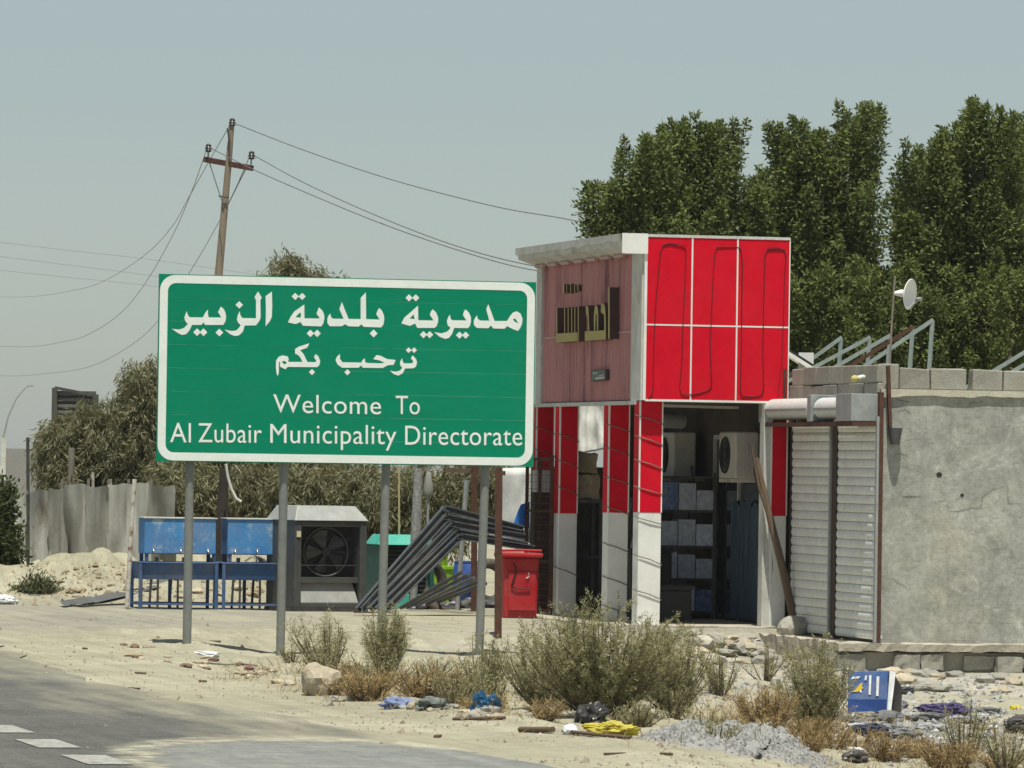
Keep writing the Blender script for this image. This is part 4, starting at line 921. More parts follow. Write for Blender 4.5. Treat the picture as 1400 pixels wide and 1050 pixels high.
# bent steel portal frames leaning in a stack
STF = mat('blue_grey_steel', (.12, .145, .17), (.07, .075, .085), rough=.5, scale=7, dust=.3, metal=.2)
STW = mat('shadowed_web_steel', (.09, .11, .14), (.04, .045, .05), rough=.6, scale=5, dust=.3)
for k in range(5):
    du, dv = 9.5*k, 13.0*k; Y = 77.6-.02*k
    jr = random.Random(k*5+2); fa = PY(487+9.5*k+jr.uniform(-3, 3), 834, Y-.4); ap = PY(607+6.0*k+jr.uniform(-2.5, 2.5), 697+9.5*k+jr.uniform(-2, 2), Y); en = PY(722+k+jr.uniform(-8, 4), 721+7.5*k+jr.uniform(-2, 3), Y+.3)
    fa.z = max(fa.z, .03)
    t_ = thing('steel_frame', ['topmost and outermost bent blue grey steel frame in the leaning stack', 'second bent blue grey steel frame from the top of the leaning stack', 'middle bent blue grey steel frame in the leaning stack', 'second lowest bent blue grey steel frame in the leaning stack', 'lowest and innermost bent blue grey steel frame in the leaning stack'][k], 'steel frame', fa, 'bent steel frames stacked together')
    for nm_, p1_, p2_ in (('rafter_leg', fa, ap), ('top_beam', ap, en)):
        nrm = Vector((0, 1, 0)).cross((p2_-p1_).normalized()).normalized()*.036; bk = Vector((0, .025, 0))
        lg = MB().beam(p1_+nrm, p2_+nrm, .07, .016).beam(p1_-nrm, p2_-nrm, .07, .016).build(nm_, STF, t_)
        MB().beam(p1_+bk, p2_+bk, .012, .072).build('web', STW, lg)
    MB().beam(ap+EZ*.03-Vector((.07, 0, .05)), ap+Vector((.08, -.032, -.045)), .06, .012).build('gusset', DARKST, t_)
    MB().beam(fa-EZ*.03-Vector((.06, 0, 0)), fa-EZ*.03+Vector((.06, 0, 0)), .1, .015).build('foot_plate', RUST, t_)
# long dark pipes on the ground, barrels, crates, tyres
random.seed(14)
for k in range(5):
    a = GT(548+k*9, 834-k*.6); b = PY(632+k*8, 782+4*k, 78.6+.1*k)
    tag(MB().tube([a+EZ*.03, b], .026, 7).build('pipe', DARKST if k != 2 else STF), 'dark steel pipe leaning low under the bent frames', 'pipe', 'pipes lying under the bent frames')
p = GT(640, 828); t_ = thing('blue_barrel', 'blue plastic barrel behind the bent steel frames', 'barrel', p)
BLB = mat('barrel_blue', (.02, .075, .30), (.018, .06, .24), rough=.45, scale=4, dust=.15)
MB().tube([p+Vector((0, .3, z)) for z in (0, .04, .2, .22, .24, .4, .42, .44, .58, .6)], [.19, .22, .225, .235, .225, .225, .235, .225, .215, .2], 20).build('body', BLB, t_)
MB().tube([p+Vector((0, .3, .6)), p+Vector((0, .3, .63))], .21, 20).build('lid', BLB, t_)
p = GT(606, 826); t_ = thing('lime_bin', 'lime green plastic tub among the yard scrap', 'tub', p)
LIME = mat('lime_plastic', (.28, .50, .03), (.22, .42, .025), rough=.45)
MB().tube([p+Vector((0, .35, 0)), p+Vector((0, .35, .5))], [.16, .2], 18).build('body', LIME, t_); MB().tube([p+Vector((0, .35, .5)), p+Vector((0, .35, .54))], .215, 18).build('rim', LIME, t_)
F = Frame(GT(598, 822)+Vector((0, .9, 0)), .1); t_ = thing('wire_crate', 'white wire crate stacked behind the lime green tub', 'crate', F.o)
for z in (.2, .45, .7, .95):
    MB().box(F, 0, .62, 0, .02, z, z+.04).build('band', OFFW, t_)
for k in range(9): MB().beam(F.p(.03+.07*k, .01, .02), F.p(.03+.07*k, .01, 1.0), .012, .012).build('bar', OFFW, t_)
tag(MB().box(F, -.05, .16, .25, .7, 0, .98).build('green_box', LIME, bevel=.02), 'tall lime green box behind the white wire crate', 'box')
TYRE = mat('tyre_rubber', (.025, .024, .023), (.05, .045, .04), rough=.9, dust=.35)
for k, (u, v, lab) in enumerate(((583, 830, 'worn black tyre standing beside the lime green tub'), (668, 829, 'worn black tyre leaning against the red bin'), (604, 833, 'worn black tyre lying low before the lime green tub'))):
    p = GT(u, v)+Vector((0, .15, 0)); n = Vector((.6, -.8, .1 if k < 2 else .9)).normalized(); x = n.cross(EZ).normalized(); y = n.cross(x); r_ = .27 if k < 2 else .22
    zc = r_+.07 if k < 2 else .12
    pts = [p+EZ*zc+(x*math.cos(2*math.pi*i/28)+y*math.sin(2*math.pi*i/28))*r_ for i in range(29)]
    tag(MB().tube(pts, .075, 10, False).build('tyre', TYRE), lab, 'tyre')
for k in range(6):
    u = 575+k*20+random.uniform(-6, 6); p = GT(u, 833+random.uniform(-3, 1))
    tag(MB().rock(p+EZ*.05, random.uniform(.08, .17), 2, .5, (1.3, .8, .55), k+40).build('rubbish_bag', DARKST if k % 2 else mat('mauve_plastic', (.22, .2, .3), (.3, .28, .36), rough=.6)), ['lavender plastic wrap lying under the bent frames', 'dark plastic bundle lying under the bent frames'][k % 2], 'rubbish', ['lavender plastic under the frames', 'dark bundles under the frames'][k % 2])

# poles standing along the back of the yard
STR = mat('rust_white_pole', (.56, .54, .48), (.46, .43, .38), rough=.8, scale=9, stain=(.20, .10, .06), stains=9, staint=.52)
post_px(173, 833, 184, 655, .062, STR, 'striped_pole', 'rusty and white flaking pole beside the blue tanks', 'pole', True)
YB = 84.6
def back_pole(u1, v1, u2, v2, wd, m, name, label, cat, Y=YB, r2=None):
    a = PY(u1, v1, Y); b = PY(u2, v2, Y); a.z = min(a.z, zt(a.x, a.y))-.1
    return tag(MB().tube([a, a.lerp(b, .5), b], [wd/2, wd/2, (r2 or wd)/2], 8).build(name, m), label, cat)
back_pole(201, 760, 208, 640, .075, GREYW, 'timber_post', 'leaning timber post behind the striped pole', 'post', 85.9)
back_pole(238, 760, 240, 636, .04, STR, 'thin_post', 'thin pale post rising behind the blue tanks', 'post', 85.9)
back_pole(97, 740, 98, 612, .10, GREYW, 'timber_post', 'thick timber post among the drooping leaves above the sheet fence', 'post', 85.9)
back_pole(39, 760, 38, 598, .05, DARKST, 'thin_post', 'thin dark post by the far concrete wall', 'post')
back_pole(127, 760, 127, 645, .05, STR, 'thin_post', 'thin pale post against the grey sheet fence', 'post', 85.9)
back_pole(152, 760, 151, 655, .05, STR, 'thin_post', 'thin post where two fence sheets meet above the mound', 'post', 85.9)
back_pole(546.5, 790, 545.5, 637, .03, mat('bamboo', (.48, .40, .22), (.4, .33, .18)), 'bamboo_cane', 'thin yellow bamboo cane behind the turquoise cooler', 'cane', 81.5)
t_ = thing('rolled_awning', 'grey striped rolled awning standing behind the turquoise cooler', 'awning', PG(570, 822))
a, b = PY(566, 745, 81), PY(572, 640, 81); a.z = 0
MB().tube([a, a.lerp(b, .5), b], [.05, .075, .06], 10).build('roll', mat('striped_awning', (.38, .38, .36), (.16, .16, .16), rough=.8, scale=6, stretch=(4, 4, 5)), t_)
MB().tube([b, b+EZ*.12], .02, 8).build('shaft', DARKST, t_)
t_ = thing('folded_parasol', 'folded grey parasol standing behind the bent steel frames', 'parasol', PG(586, 822))
a = PY(586, 640, 81.3); fo = Vector((a.x, a.y, 0))
MB().tube([fo, Vector((a.x, a.y, a.z+.05))], .018, 8).build('pole', GALV, t_)
MB().tube([Vector((a.x, a.y, a.z-.05)), Vector((a.x, a.y, a.z-.3)), Vector((a.x, a.y, a.z-.38))], [.03, .075, .055], 10).build('canopy', mat('grey_canvas', (.36, .36, .33), (.28, .28, .26), rough=.9), t_)
back_pole(626, 720, 638, 656, .07, GALV, 'bent_pipe', 'pale bent pipe leaning above the steel frames', 'pipe', 80.8)
back_pole(302, 760, 306, 640, .20, mat('dark_bark', (.05, .04, .035), (.03, .026, .024), rough=.95, bump=.6), 'dead_trunk', 'thick dark dead trunk rising behind the blue tanks', 'trunk', 83.6, .12)
a = PY(311, 640, 83.4); P = [PY(u, v, 83.3) for u, v in ((309, 634), (311, 650), (316, 668), (323, 682), (330, 686))]
tag(MB().tube(P, .02, 6).build('hanging_rope', OFFW), 'white rope hanging beside the thick dark dead trunk', 'rope')

# ------------------------------------------------------------------ fence of flattened metal sheets
FEN = mat('fence_sheet', (.37, .365, .325), (.25, .245, .215), rough=.7, scale=2.5, metal=.15, stain=(.16, .12, .09), stains=2, staint=.6, objrand=.2, stretch=(1, 1, .35))
sheets = [(10, 42, 676, 768), (38, 69, 671, 766), (66, 92, 668, 764), (88, 121, 662, 766), (117, 149, 665, 783), (146, 176, 662, 782), (173, 207, 661, 778), (204, 240, 664, 780)]
for k, (ua, ubb, va, vb) in enumerate(sheets):
    rr = random.Random(k*7+1); Y = 84.9+rr.uniform(-.05, .05)+.03*(k % 2); g = {}; n = 14; m2 = MB(True); tilt = rr.uniform(-.03, .03); ph = rr.uniform(0, 6)
    for i in range(n+1):
        for j in range(7):
            u = ua+(ubb-ua)*i/n; v = vb+(va+3*rr.uniform(0, 1)*(i in (0, n))+1.2*math.sin(i*.5+ph)-vb)*j/6; q = PY(u, v, Y)
            q.y += .22*mnoise.noise(Vector((q.x*4.2, k*3.3, q.z*.9)))+.05*mnoise.noise(Vector((q.x*11, k, q.z*2)))+tilt*j; q.x += .02*mnoise.noise(Vector((q.z*2, k, i)))
            if j == 0: q.z = min(q.z, zt(q.x, q.y)-.05)
            g[i, j] = q
    for i in range(n):
        for j in range(6): m2.add([g[i, j], g[i+1, j], g[i+1, j+1], g[i, j+1]], [(0, 1, 2, 3)], True)
    if k == 0:
        fence = thing('sheet_fence', 'makeshift fence of buckled grey metal sheets along the sand mound', 'fence', Vector((g[0, 0].x, g[0, 0].y, 0)))
    o = m2.build('metal_sheet', FEN, fence)
for u in (84, 120, 148, 175, 206):
    a = PY(u, 790, 85.3); b = PY(u+1, 655, 85.3); a.z = min(a.z, zt(a.x, a.y))-.1
    MB().beam(a, b, .04, .04).build('fence_post', GREYW, fence)
# long dark grey strip laid over the mound
a = [GT(88, 831), GT(130, 826), GT(175, 817), GT(215, 806), GT(245, 792)]
m2 = MB()
for k in range(len(a)-1):
    wv0 = .05+.1*k; m2.add([a[k]+EZ*.02, a[k+1]+EZ*.03, a[k+1]+EZ*.05+Vector((-.1, .55, .05)), a[k]+EZ*.04+Vector((-.1, .4, .04))], [(0, 1, 2, 3)], True)
tag(m2.build('grey_strip', mat('dark_grey_strip', (.12, .125, .125), (.09, .09, .09), rough=.9)), 'long grey strip lying on the sand mound', 'strip')
tag(MB().tube([GT(u, v)+EZ*.02 for u, v in ((85, 822), (92, 829), (110, 831), (140, 829), (170, 828))], .014, 6).build('black_hose', BLACK), 'thin black hose lying at the foot of the sand mound', 'hose')

# ------------------------------------------------------------------ roof of the block building: brackets, dish, panel
ROOFZ = ZW-.01
GST = mat('pale_green_steel', (.30, .36, .34), (.24, .29, .28), rough=.55, scale=8, dust=.15, metal=.15)
RACK = [((1100, 498), (1151, 461), 79.5, GST), ((1117, 500), (1190, 461), 78.0, GST), ((1143, 501), (1218, 458), 76.6, GST), ((1163, 500), (1249, 447), 75.4, RUST), ((1180, 502), (1276, 437), 74.0, GST), ((1362, 505), (1420, 470), 76.0, GST), ((1388, 506), (1450, 470), 74.8, GST)]
for k, (lo, hi, Y, m_) in enumerate(RACK):
    a = PY(*lo, Y); b = PY(*hi, Y); t = (ROOFZ-a.z)/(b.z-a.z); a = a.lerp(b, t) if t < 0 else a
    if a.z > ROOFZ: a.z = ROOFZ
    t_ = thing('panel_bracket', ['pale green triangular roof bracket right beside the red fascia', 'second pale green roof bracket from the red fascia', 'third pale green roof bracket from the red fascia', 'rusty triangular steel bracket on the flat roof', 'tallest pale green roof bracket, behind the dish mast', 'pale green bracket above the gapped blocks of the end wall', 'pale green bracket at the far end of the block course'][k], 'bracket', Vector((a.x, a.y, ROOFZ)), 'pale green roof brackets' if m_ is not RUST else None)
    MB().beam(a, b, .05, .05).build('sloping_bar', m_, t_)
    ft = Vector((b.x-.06, b.y+.02, ROOFZ)); MB().beam(ft, b-Vector((0.01, 0, .02)), .045, .045).build('leg', GST, t_)
    MB().beam(Vector((a.x, a.y, ROOFZ+.02)), Vector((ft.x, ft.y, ROOFZ+.02)), .04, .04).build('base_bar', GST, t_)
pd_ = PY(1215, 503, 73.0); pt_ = PY(1223.5, 377, 73.0)
t_ = thing('satellite_dish', 'small white dish antenna on a thin roof mast', 'dish', Vector((pd_.x, pd_.y, ROOFZ)))
MB().tube([Vector((pd_.x, pd_.y, ROOFZ-.02)), pd_.lerp(pt_, .5), pt_], .014, 8).build('mast', GREYW, t_)
MB().box(Frame(Vector((pd_.x, pd_.y, ROOFZ))), -.12, .12, -.12, .12, 0, .06).build('base', CEM, t_)
dc = PY(1241, 402, 73.0); dn = Vector((.80, -.42, -.10)).normalized(); x = dn.cross(EZ).normalized(); y = x.cross(dn); m2 = MB(True); rings = []
for j in range(6):
    r_ = .195*j/5; rings.append([dc+dn*(.28*(r_/.195)**2*.25-.04)+(x*math.cos(2*math.pi*i/28)+y*math.sin(2*math.pi*i/28))*r_ for i in range(28)])
for j in range(5):
    for i in range(28): m2.add([rings[j][i], rings[j][(i+1) % 28], rings[j+1][(i+1) % 28], rings[j+1][i]], [(0, 1, 2, 3)], True)
o = m2.build('reflector', WHITE, t_); md = o.modifiers.new('s', 'SOLIDIFY'); md.thickness = .01
MB().tube([dc-dn*.03, dc-dn*.10, PY(1222, 401, 73.0)], [.05, .045, .02], 10).build('bracket', WHITE, t_)
MB().tube([dc-EZ*.17+dn*.03, dc+dn*.16-EZ*.05], .008, 6).build('feed_arm', GALV, t_); MB().tube([dc+dn*.13-EZ*.05, dc+dn*.19-EZ*.04], .025, 8).build('feed_horn', GALV, t_)
# glossy sheet leaning at the back of the red box
A_, B_, C_ = PY(1076, 480, 78), PY(1112, 503, 78), PY(1080, 504, 78)
t_ = thing('leaning_panel', 'dark panel with white frame leaning on the roof behind the red fascia', 'panel', Vector((B_.x, B_.y, ROOFZ)))
MB().hexa([A_, B_, B_+Vector((0, 1.6, 0)), A_+Vector((0, 1.6, 0)), A_+Vector((.03, 0, .03)), B_+Vector((.03, 0, .03)), B_+Vector((.03, 1.6, .03)), A_+Vector((.03, 1.6, .03))]).build('glass_face', GLASS, t_)
MB().beam(A_-Vector((.0, .02, .02)), B_-Vector((0, .02, .02)), .03, .05).build('frame', WHITE, t_)
MB().box(Frame(PY(1092, 489, 78.6)), 0, .2, 0, .1, -.3, .07).build('support', WHITE, t_)
t_ = thing('wall_lamp', 'small yellowish bulb lamp on the grey blocks over the shutters', 'lamp', BF.p(WA-.1, b_at(1172, WA), 2.9))
p = PP(1169, 518, BF.p(WA-.14, 0, 0), EF)
MB().rock(p, .055, 2, .03, (1.1, 1, .85), 2).build('bulb', mat('bulb_yellow', (.55, .48, .18), (.48, .4, .15), rough=.3), t_); MB().tube([p+EF*.04+EZ*.01, p+EF*.10+EZ*.03, p+EF*.13+EZ*.02], [.03, .025, .02], 8).build('socket', WHITE, t_)
MB().tube([p+EF*.13, p+EF*.15-EZ*.1, p+EF*.15-EZ*.26], .008, 5).build('flex', OFFW, t_)

# ------------------------------------------------------------------ utility pole and wires
YP = 116.0; base = PY(278, 640, YP); base.z = -.5; top = PY(317, 172, YP)
bt = PY(299, 375, YP); dirp = (top-bt); base = bt-dirp*((bt.z+.5)/dirp.z)
up_ = thing('utility_pole', 'leaning wooden utility pole with rusty crossarm and insulators', 'utility pole', Vector((base.x, base.y, 0)))
POLEM = mat('pole_timber', (.26, .21, .16), (.19, .15, .115), rough=.9, scale=4, stretch=(5, 5, .5))
MB().tube([base, base.lerp(top, .5), base.lerp(top, .93), top], [.13, .095, .065, .05], 12).build('pole', POLEM, up_)
caL, caR = PY(280, 218, YP+.25), PY(345, 230, YP-.25)
MB().beam(caL, caR, .10, .11).build('crossarm', RUST, up_)
for a in (caL.lerp(caR, .08), caR.lerp(caL, .12)):
    MB().tube([a, PY(306 if a.x < bt.x else 310, 283, YP-.1)], .012, 6).build('brace', WIREM, up_)
INS = mat('insulator_brown', (.045, .04, .042), (.03, .03, .03), rough=.25)
ip = [PY(285, 202, YP+.2), PY(344, 212, YP-.2), PY(317.5, 167, YP)]
for p, a in zip(ip, (caL.lerp(caR, .07), caR.lerp(caL, .03), top)):
    MB().tube([a, p], .02, 6).build('pin', GALV, up_)
    MB().tube([p+EZ*z for z in (-.09, -.06, -.055, 0, .005, .05, .08)], [.03, .085, .05, .075, .05, .06, .02], 12).build('insulator', INS, up_)
MB().tube([PY(311, 175, YP-.1), PY(314, 195, YP-.12), PY(313, 215, YP-.1)], .02, 6).build('clamp', DARKST, up_)
MB().tube([PY(299, 268, YP-.12), PY(306, 269, YP-.13), PY(313, 270, YP-.1)], .018, 6).build('clamp', DARKST, up_)
def wire(pts, label, r=.012, group=None, name='power_line'):
    """pts: (u, v, Y) samples; smoothed with Catmull-Rom in space"""
    P = [PY(u, v, Y) for u, v, Y in pts]; Q = []
    E = [P[0]*2-P[1]]+P+[P[-1]*2-P[-2]]
    for i in range(1, len(E)-2):
        for k in range(8):
            t = k/8; a, b, c, d = E[i-1], E[i], E[i+1], E[i+2]
            Q.append(.5*((2*b)+(c-a)*t+(2*a-5*b+4*c-d)*t*t+(3*b-a-3*c+d)*t**3))
    Q.append(P[-1]); return tag(MB().tube(Q, r, 5).build(name, WIREM), label, 'cable', group)
wire([(284, 200, YP), (262, 262, 128), (237, 320, 142), (200, 385, 160), (165, 428, 178), (125, 455, 200), (92, 466, 230), (30, 474, 300), (-60, 470, 420)], 'power line sagging away from the left insulator of the leaning pole', .0085)
wire([(316, 168, YP), (285, 222, 128), (258, 270, 142), (235, 310, 156), (200, 347, 175), (150, 380, 205), (105, 396, 240), (30, 406, 310), (-60, 404, 420)], 'power line sagging away from the top insulator of the leaning pole', .0085)
wire([(343, 210, YP), (320, 262, 126), (298, 306, 136), (262, 368, 150), (215, 440, 172), (170, 478, 195), (120, 502, 225), (70, 510, 260), (10, 514, 320), (-60, 510, 420)], 'power line sagging away from the right insulator of the leaning pole', .0085)
wire([(319, 168, YP), (420, 207, 112), (540, 247, 108), (680, 283, 104), (782, 301, 101), (900, 330, 98)], 'power line from the pole top running to the dark green trees', .009)
wire([(346, 212, YP), (420, 252, 112), (520, 297, 107), (620, 335, 102), (712, 360, 97), (800, 372, 93)], 'power line from the right insulator dropping behind the shop eave', .009)
wire([(287, 202, YP), (345, 231, 114), (420, 264, 111), (520, 305, 107), (620, 340, 103), (712, 366, 98), (800, 378, 94)], 'power line from the left insulator dropping behind the shop eave', .009)
for k, (va, vm, vb) in enumerate(((328, 342, 356), (347, 362, 378), (367, 379, 392))):
    wire([(-60, va-4, 330), (90, vm, 330), (215, vb, 330), (420, vb+30, 330)], 'thin distant power line crossing the hazy sky', .009, 'distant power lines')

# ------------------------------------------------------------------ far things on the left
FARW = mat('far_concrete', (.30, .29, .27), (.25, .24, .225), rough=.95, scale=1)
Y = 140; a = PY(5, 613, Y); b = PY(58, 616, Y)
t_ = thing('far_wall', 'plain grey concrete building far behind the dark bush', 'building', Vector((a.x, a.y, 0)))
MB().box(Frame(Vector((a.x, a.y, 0))), 0, (b.x-a.x)+1.2, 0, 4, -.3, a.z).build('wall', FARW, t_); MB().box(Frame(Vector((a.x, a.y, 0))), -.06, .06, -.06, -.005, -.3, a.z+.25).build('pipe', OFFW, t_)
# back of a tall board
Y = 96; a = PY(75, 530, Y); b = PY(131, 541, Y)
t_ = thing('corrugated_board', 'tall dark corrugated board standing behind the drooping trees', 'board', Vector((a.x, a.y, 0)))
mbk = MB().box(Frame(Vector((a.x, a.y, 0))), .0, b.x-a.x, .05, .09, 1.2, a.z-.05); mbk.build('panel', DARKST, t_)
for k in range(16): MB().box(Frame(Vector((a.x, a.y, 0))), .05, b.x-a.x, .02, .048, a.z-.12-.1*k, a.z-.07-.1*k).build('slat', mat('board_slat', (.16, .155, .145), (.11, .105, .10), rough=.8), t_)
MB().beam(Vector((a.x, a.y, -.2)), a, .09, .09).build('post', DARKST, t_); MB().beam(Vector((b.x, b.y, -.2)), Vector((b.x, b.y, a.z-.1)), .09, .09).build('post', DARKST, t_); MB().beam(a, b, .06, .05).build('rail', DARKST, t_)
Y = 430; P = [PY(u, v, Y) for u, v in ((3, 640), (4, 600), (11, 570), (22, 545), (34, 531), (38, 528))]
t_ = thing('street_lamp', 'distant slender street lamp with curved arm', 'street lamp', Vector((P[0].x, P[0].y, 0)))
MB().tube([Vector((P[0].x, P[0].y, -.1))]+P, [.1, .09, .085, .07, .06, .05, .045], 8).build('mast', GALV, t_)
MB().beam(P[-1], PY(46, 528, Y), .22, .12).build('lamp_head', GALV, t_)

# ------------------------------------------------------------------ foliage
def leaf_quads(P, D, N, Ln, Wd):
    """diamond leaves: P base, D direction, N rough normal"""
    S = np.cross(D, N); S /= (np.linalg.norm(S, axis=1, keepdims=True)+1e-9)
    Ln = Ln[:, None]; Wd = Wd[:, None]; M = P+D*Ln*.45
    return np.stack([P, M+S*Wd*.5, P+D*Ln, M-S*Wd*.5], 1).reshape(-1, 3)
def unit(n): 
    v = RNG.normal(size=(n, 3)); return v/np.linalg.norm(v, axis=1, keepdims=True)
CONO = mat('dark_green_leaves', (.165, .195, .06), (.08, .102, .032), rough=.7, scale=1.4, spec=.12, island=.32, transl=.22, tcol=(.18, .22, .05))
BARK = mat('grey_bark', (.13, .105, .08), (.08, .065, .05), rough=.95, bump=.6, scale=5)
def plume_tree(name, label, plumes, Y, nleaf, group, lm=CONO, L=.082, Wd=.034):
    b0 = np.mean([p[0] for p in plumes]); base = PY(b0, 640, Y); base.z = 0
    t_ = thing(name, label, 'tree', base, group)
    Pts = []; Out = []; limb = []
    tot = sum(p[2]*(p[3]-p[1]) for p in plumes)
    for (u, v, hw, vb) in plumes:
        dY = RNG.uniform(-.9, .9); tip = np.array(PY(u, v, Y+dY)); bot = np.array(PY(u+(b0-u)*.25, vb, Y+dY*.6)); r = hw*Y/FPX
        n = int(2.2*nleaf*hw*(vb-v)/tot); hgt = tip[2]-bot[2]; ns = int(8+hgt*r*15); subs = []
        for q in range(ns):
            s0 = RNG.uniform(0, .80); pr = min(1, .6+s0*2)*(1-s0**1.7)**.85; an = RNG.uniform(0, 2*np.pi); o = np.array([math.cos(an), math.sin(an), 0.])
            b_ = bot+(tip-bot)*s0+o*r*pr*RNG.uniform(.25, .85); ln = min(RNG.uniform(.5, 1.25), (1.0-s0)*hgt*1.0+.12)
            subs.append((b_, b_+np.array([0, 0, ln])+o*RNG.uniform(.05, .4)*ln, RNG.uniform(.14, .29), o))
        subs.append((tip-np.array([0, 0, .8]), tip, .24, np.zeros(3)))
        wts = np.array([np.linalg.norm(t2-b2)*rr2 for b2, t2, rr2, o2 in subs]); wts = (wts/wts.sum()*n).astype(int)
        for (b2, t2, rr2, o2), m_ in zip(subs, wts):
            if m_ < 3: continue
            ss = RNG.random(m_); pf = np.minimum(1, .5+ss*2.5)*(1-ss**1.9)**.72; u3 = unit(m_); rad = rr2*pf*RNG.random(m_)**.45
            P_ = b2+(t2-b2)*ss[:, None]+u3*rad[:, None]+RNG.normal(size=(m_, 3))*.02
            Pts.append(P_); oo = u3*.7+o2*.35+np.array([0, 0, .55]); Out.append(oo/np.linalg.norm(oo, axis=1, keepdims=True))
        limb.append((bot, tip))
    Pts = np.concatenate(Pts); Out = np.concatenate(Out); n = len(Pts)
    D = Out*.55+unit(n)*.75; D /= np.linalg.norm(D, axis=1, keepdims=True)
    N = Out+unit(n)*.6
    npmesh('crown', leaf_quads(Pts, D, N, L*RNG.uniform(.7, 1.3, n), Wd*RNG.uniform(.7, 1.3, n)), 4, lm, t_)
    MB().tube([base-EZ*.2, base+EZ*1.2, base+EZ*2.6], [.20, .16, .12], 10).build('trunk', BARK, t_)
    for bo, ti in limb:
        bo = Vector(bo); ti = Vector(ti); st_ = base+EZ*1.6
        MB().tube([st_, st_.lerp(bo, .6)+EZ*.2, bo, bo.lerp(ti, .5), bo.lerp(ti, .85)], [.09, .07, .06, .035, .012], 6).build('limb', BARK, t_)
    return t_
GR = 'dark green trees behind the shops'
plume_tree('conocarpus_tree', 'dark green tree rising behind the white eave of the shop', [(806, 262, 26, 430), (848, 214, 34, 430), (880, 196, 28, 420), (905, 172, 26, 410), (935, 167, 28, 420), (968, 182, 26, 420), (1000, 178, 18, 400), (1020, 250, 26, 470), (1008, 330, 34, 540), (915, 300, 60, 520), (975, 280, 48, 520), (830, 300, 42, 480)], 90, 52000, None)
plume_tree('conocarpus_tree', 'dark green tree with a separate slim plume, behind the red fascia', [(1045, 238, 32, 470), (1075, 182, 32, 430), (1098, 172, 28, 420), (1125, 178, 32, 430), (1158, 152, 26, 420), (1192, 155, 16, 330), (1185, 250, 22, 430), (1028, 268, 24, 480), (1110, 300, 60, 560), (1165, 330, 45, 560), (1050, 330, 45, 540)], 91, 52000, None)
plume_tree('conocarpus_tree', 'tall dark green tree standing behind the satellite dish', [(1232, 215, 22, 420), (1255, 203, 24, 420), (1290, 180, 30, 440), (1318, 160, 30, 430), (1348, 144, 32, 420), (1378, 165, 26, 440), (1250, 300, 40, 560), (1310, 300, 60, 560), (1370, 320, 55, 560), (1215, 380, 36, 560)], 92, 56000, None)
plume_tree('conocarpus_tree', 'dark green tree behind the far end of the rendered wall', [(1400, 178, 26, 430), (1432, 160, 30, 430), (1470, 190, 36, 450), (1420, 320, 55, 560), (1480, 330, 60, 560)], 93.5, 22000, None)
plume_tree('conocarpus_tree', 'low dark green growth filling in behind the roof brackets', [(1105, 372, 34, 560), (1140, 420, 40, 560), (1172, 362, 36, 560), (1212, 430, 36, 570), (1248, 366, 38, 570), (1290, 425, 46, 570), (1325, 376, 40, 570), (1368, 418, 44, 570), (1400, 380, 46, 570)], 90.2, 26000, None)

OLIVE = mat('olive_drooping_leaves', (.25, .235, .135), (.12, .118, .065), rough=.6, scale=1.2, spec=.25, island=.42, transl=.25, tcol=(.28, .26, .10))
def droop_tree(name, label, blobs, Y, nleaf, base_u, group=None, lm=OLIVE, L=.135, Wd=.017):
    base = PY(base_u, 640, Y); base.z = 0; t_ = thing(name, label, 'tree', base, group)
    Pts = []; Dd = []
    tot = sum(b[2]*b[3] for b in blobs)
    for (u, v, ru, rv) in blobs:
        c0 = np.array(PY(u, v, Y)); n = int(2.1*nleaf*ru*rv/tot); nc = max(6, int(n/44)); k = Y/FPX
        d = unit(nc)*(RNG.random(nc)[:, None]**.42)*np.array([ru*k, min(ru, rv)*k*1.2, rv*k])*(1+.12*RNG.normal(size=(nc, 1)))
        c = c0+d; ci = RNG.integers(0, nc, n)
        # drooping sprays: leaves strung along a hanging twig
        tdir = unit(nc)*.55+np.array([0, 0, -.85]); tdir /= np.linalg.norm(tdir, axis=1, keepdims=True); s = RNG.random(n)[:, None]*.42
        P = c[ci]+tdir[ci]*s+RNG.normal(size=(n, 3))*.035; D = tdir[ci]*.7+unit(n)*.6; Pts.append(P); Dd.append(D/np.linalg.norm(D, axis=1, keepdims=True))
        q = Vector(c0); MB().tube([base+EZ*.9, (base+EZ*.9).lerp(q, .55)+EZ*.12, q], [.07, .05, .02], 6).build('limb', BARK, t_)
    Pts = np.concatenate(Pts); Dd = np.concatenate(Dd); n = len(Pts)
    npmesh('crown', leaf_quads(Pts, Dd, unit(n), L*RNG.uniform(.7, 1.3, n), Wd*RNG.uniform(.7, 1.4, n)), 4, lm, t_)
    MB().tube([base-EZ*.2, base+EZ*.6+Vector((.1, 0, 0)), base+EZ*1.5], [.13, .11, .08], 9).build('trunk', BARK, t_)
droop_tree('eucalyptus_tree', 'olive drooping tree spilling over the grey sheet fence', [(92, 625, 40, 45), (130, 580, 46, 48), (165, 610, 50, 62), (195, 530, 28, 48), (205, 505, 18, 25), (120, 650, 40, 40), (170, 655, 50, 38), (80, 590, 26, 30)], 86.6, 30000, 140)
droop_tree('eucalyptus_tree', 'olive drooping tree whose top shows above the green sign', [(395, 362, 34, 24), (430, 372, 20, 14), (365, 376, 18, 10), (462, 378, 14, 10), (395, 440, 70, 60), (350, 560, 80, 80), (440, 560, 70, 70), (300, 600, 60, 60)], 88.5, 30000, 392)
droop_tree('eucalyptus_tree', 'olive drooping thicket seen under the sign behind the grey cooler', [(250, 660, 46, 50), (330, 665, 50, 42), (400, 660, 56, 40), (460, 665, 52, 44), (520, 668, 46, 46), (575, 664, 46, 44), (625, 665, 42, 40), (665, 650, 34, 40), (480, 700, 60, 30), (580, 705, 60, 34)], 85.8, 46000, 450)
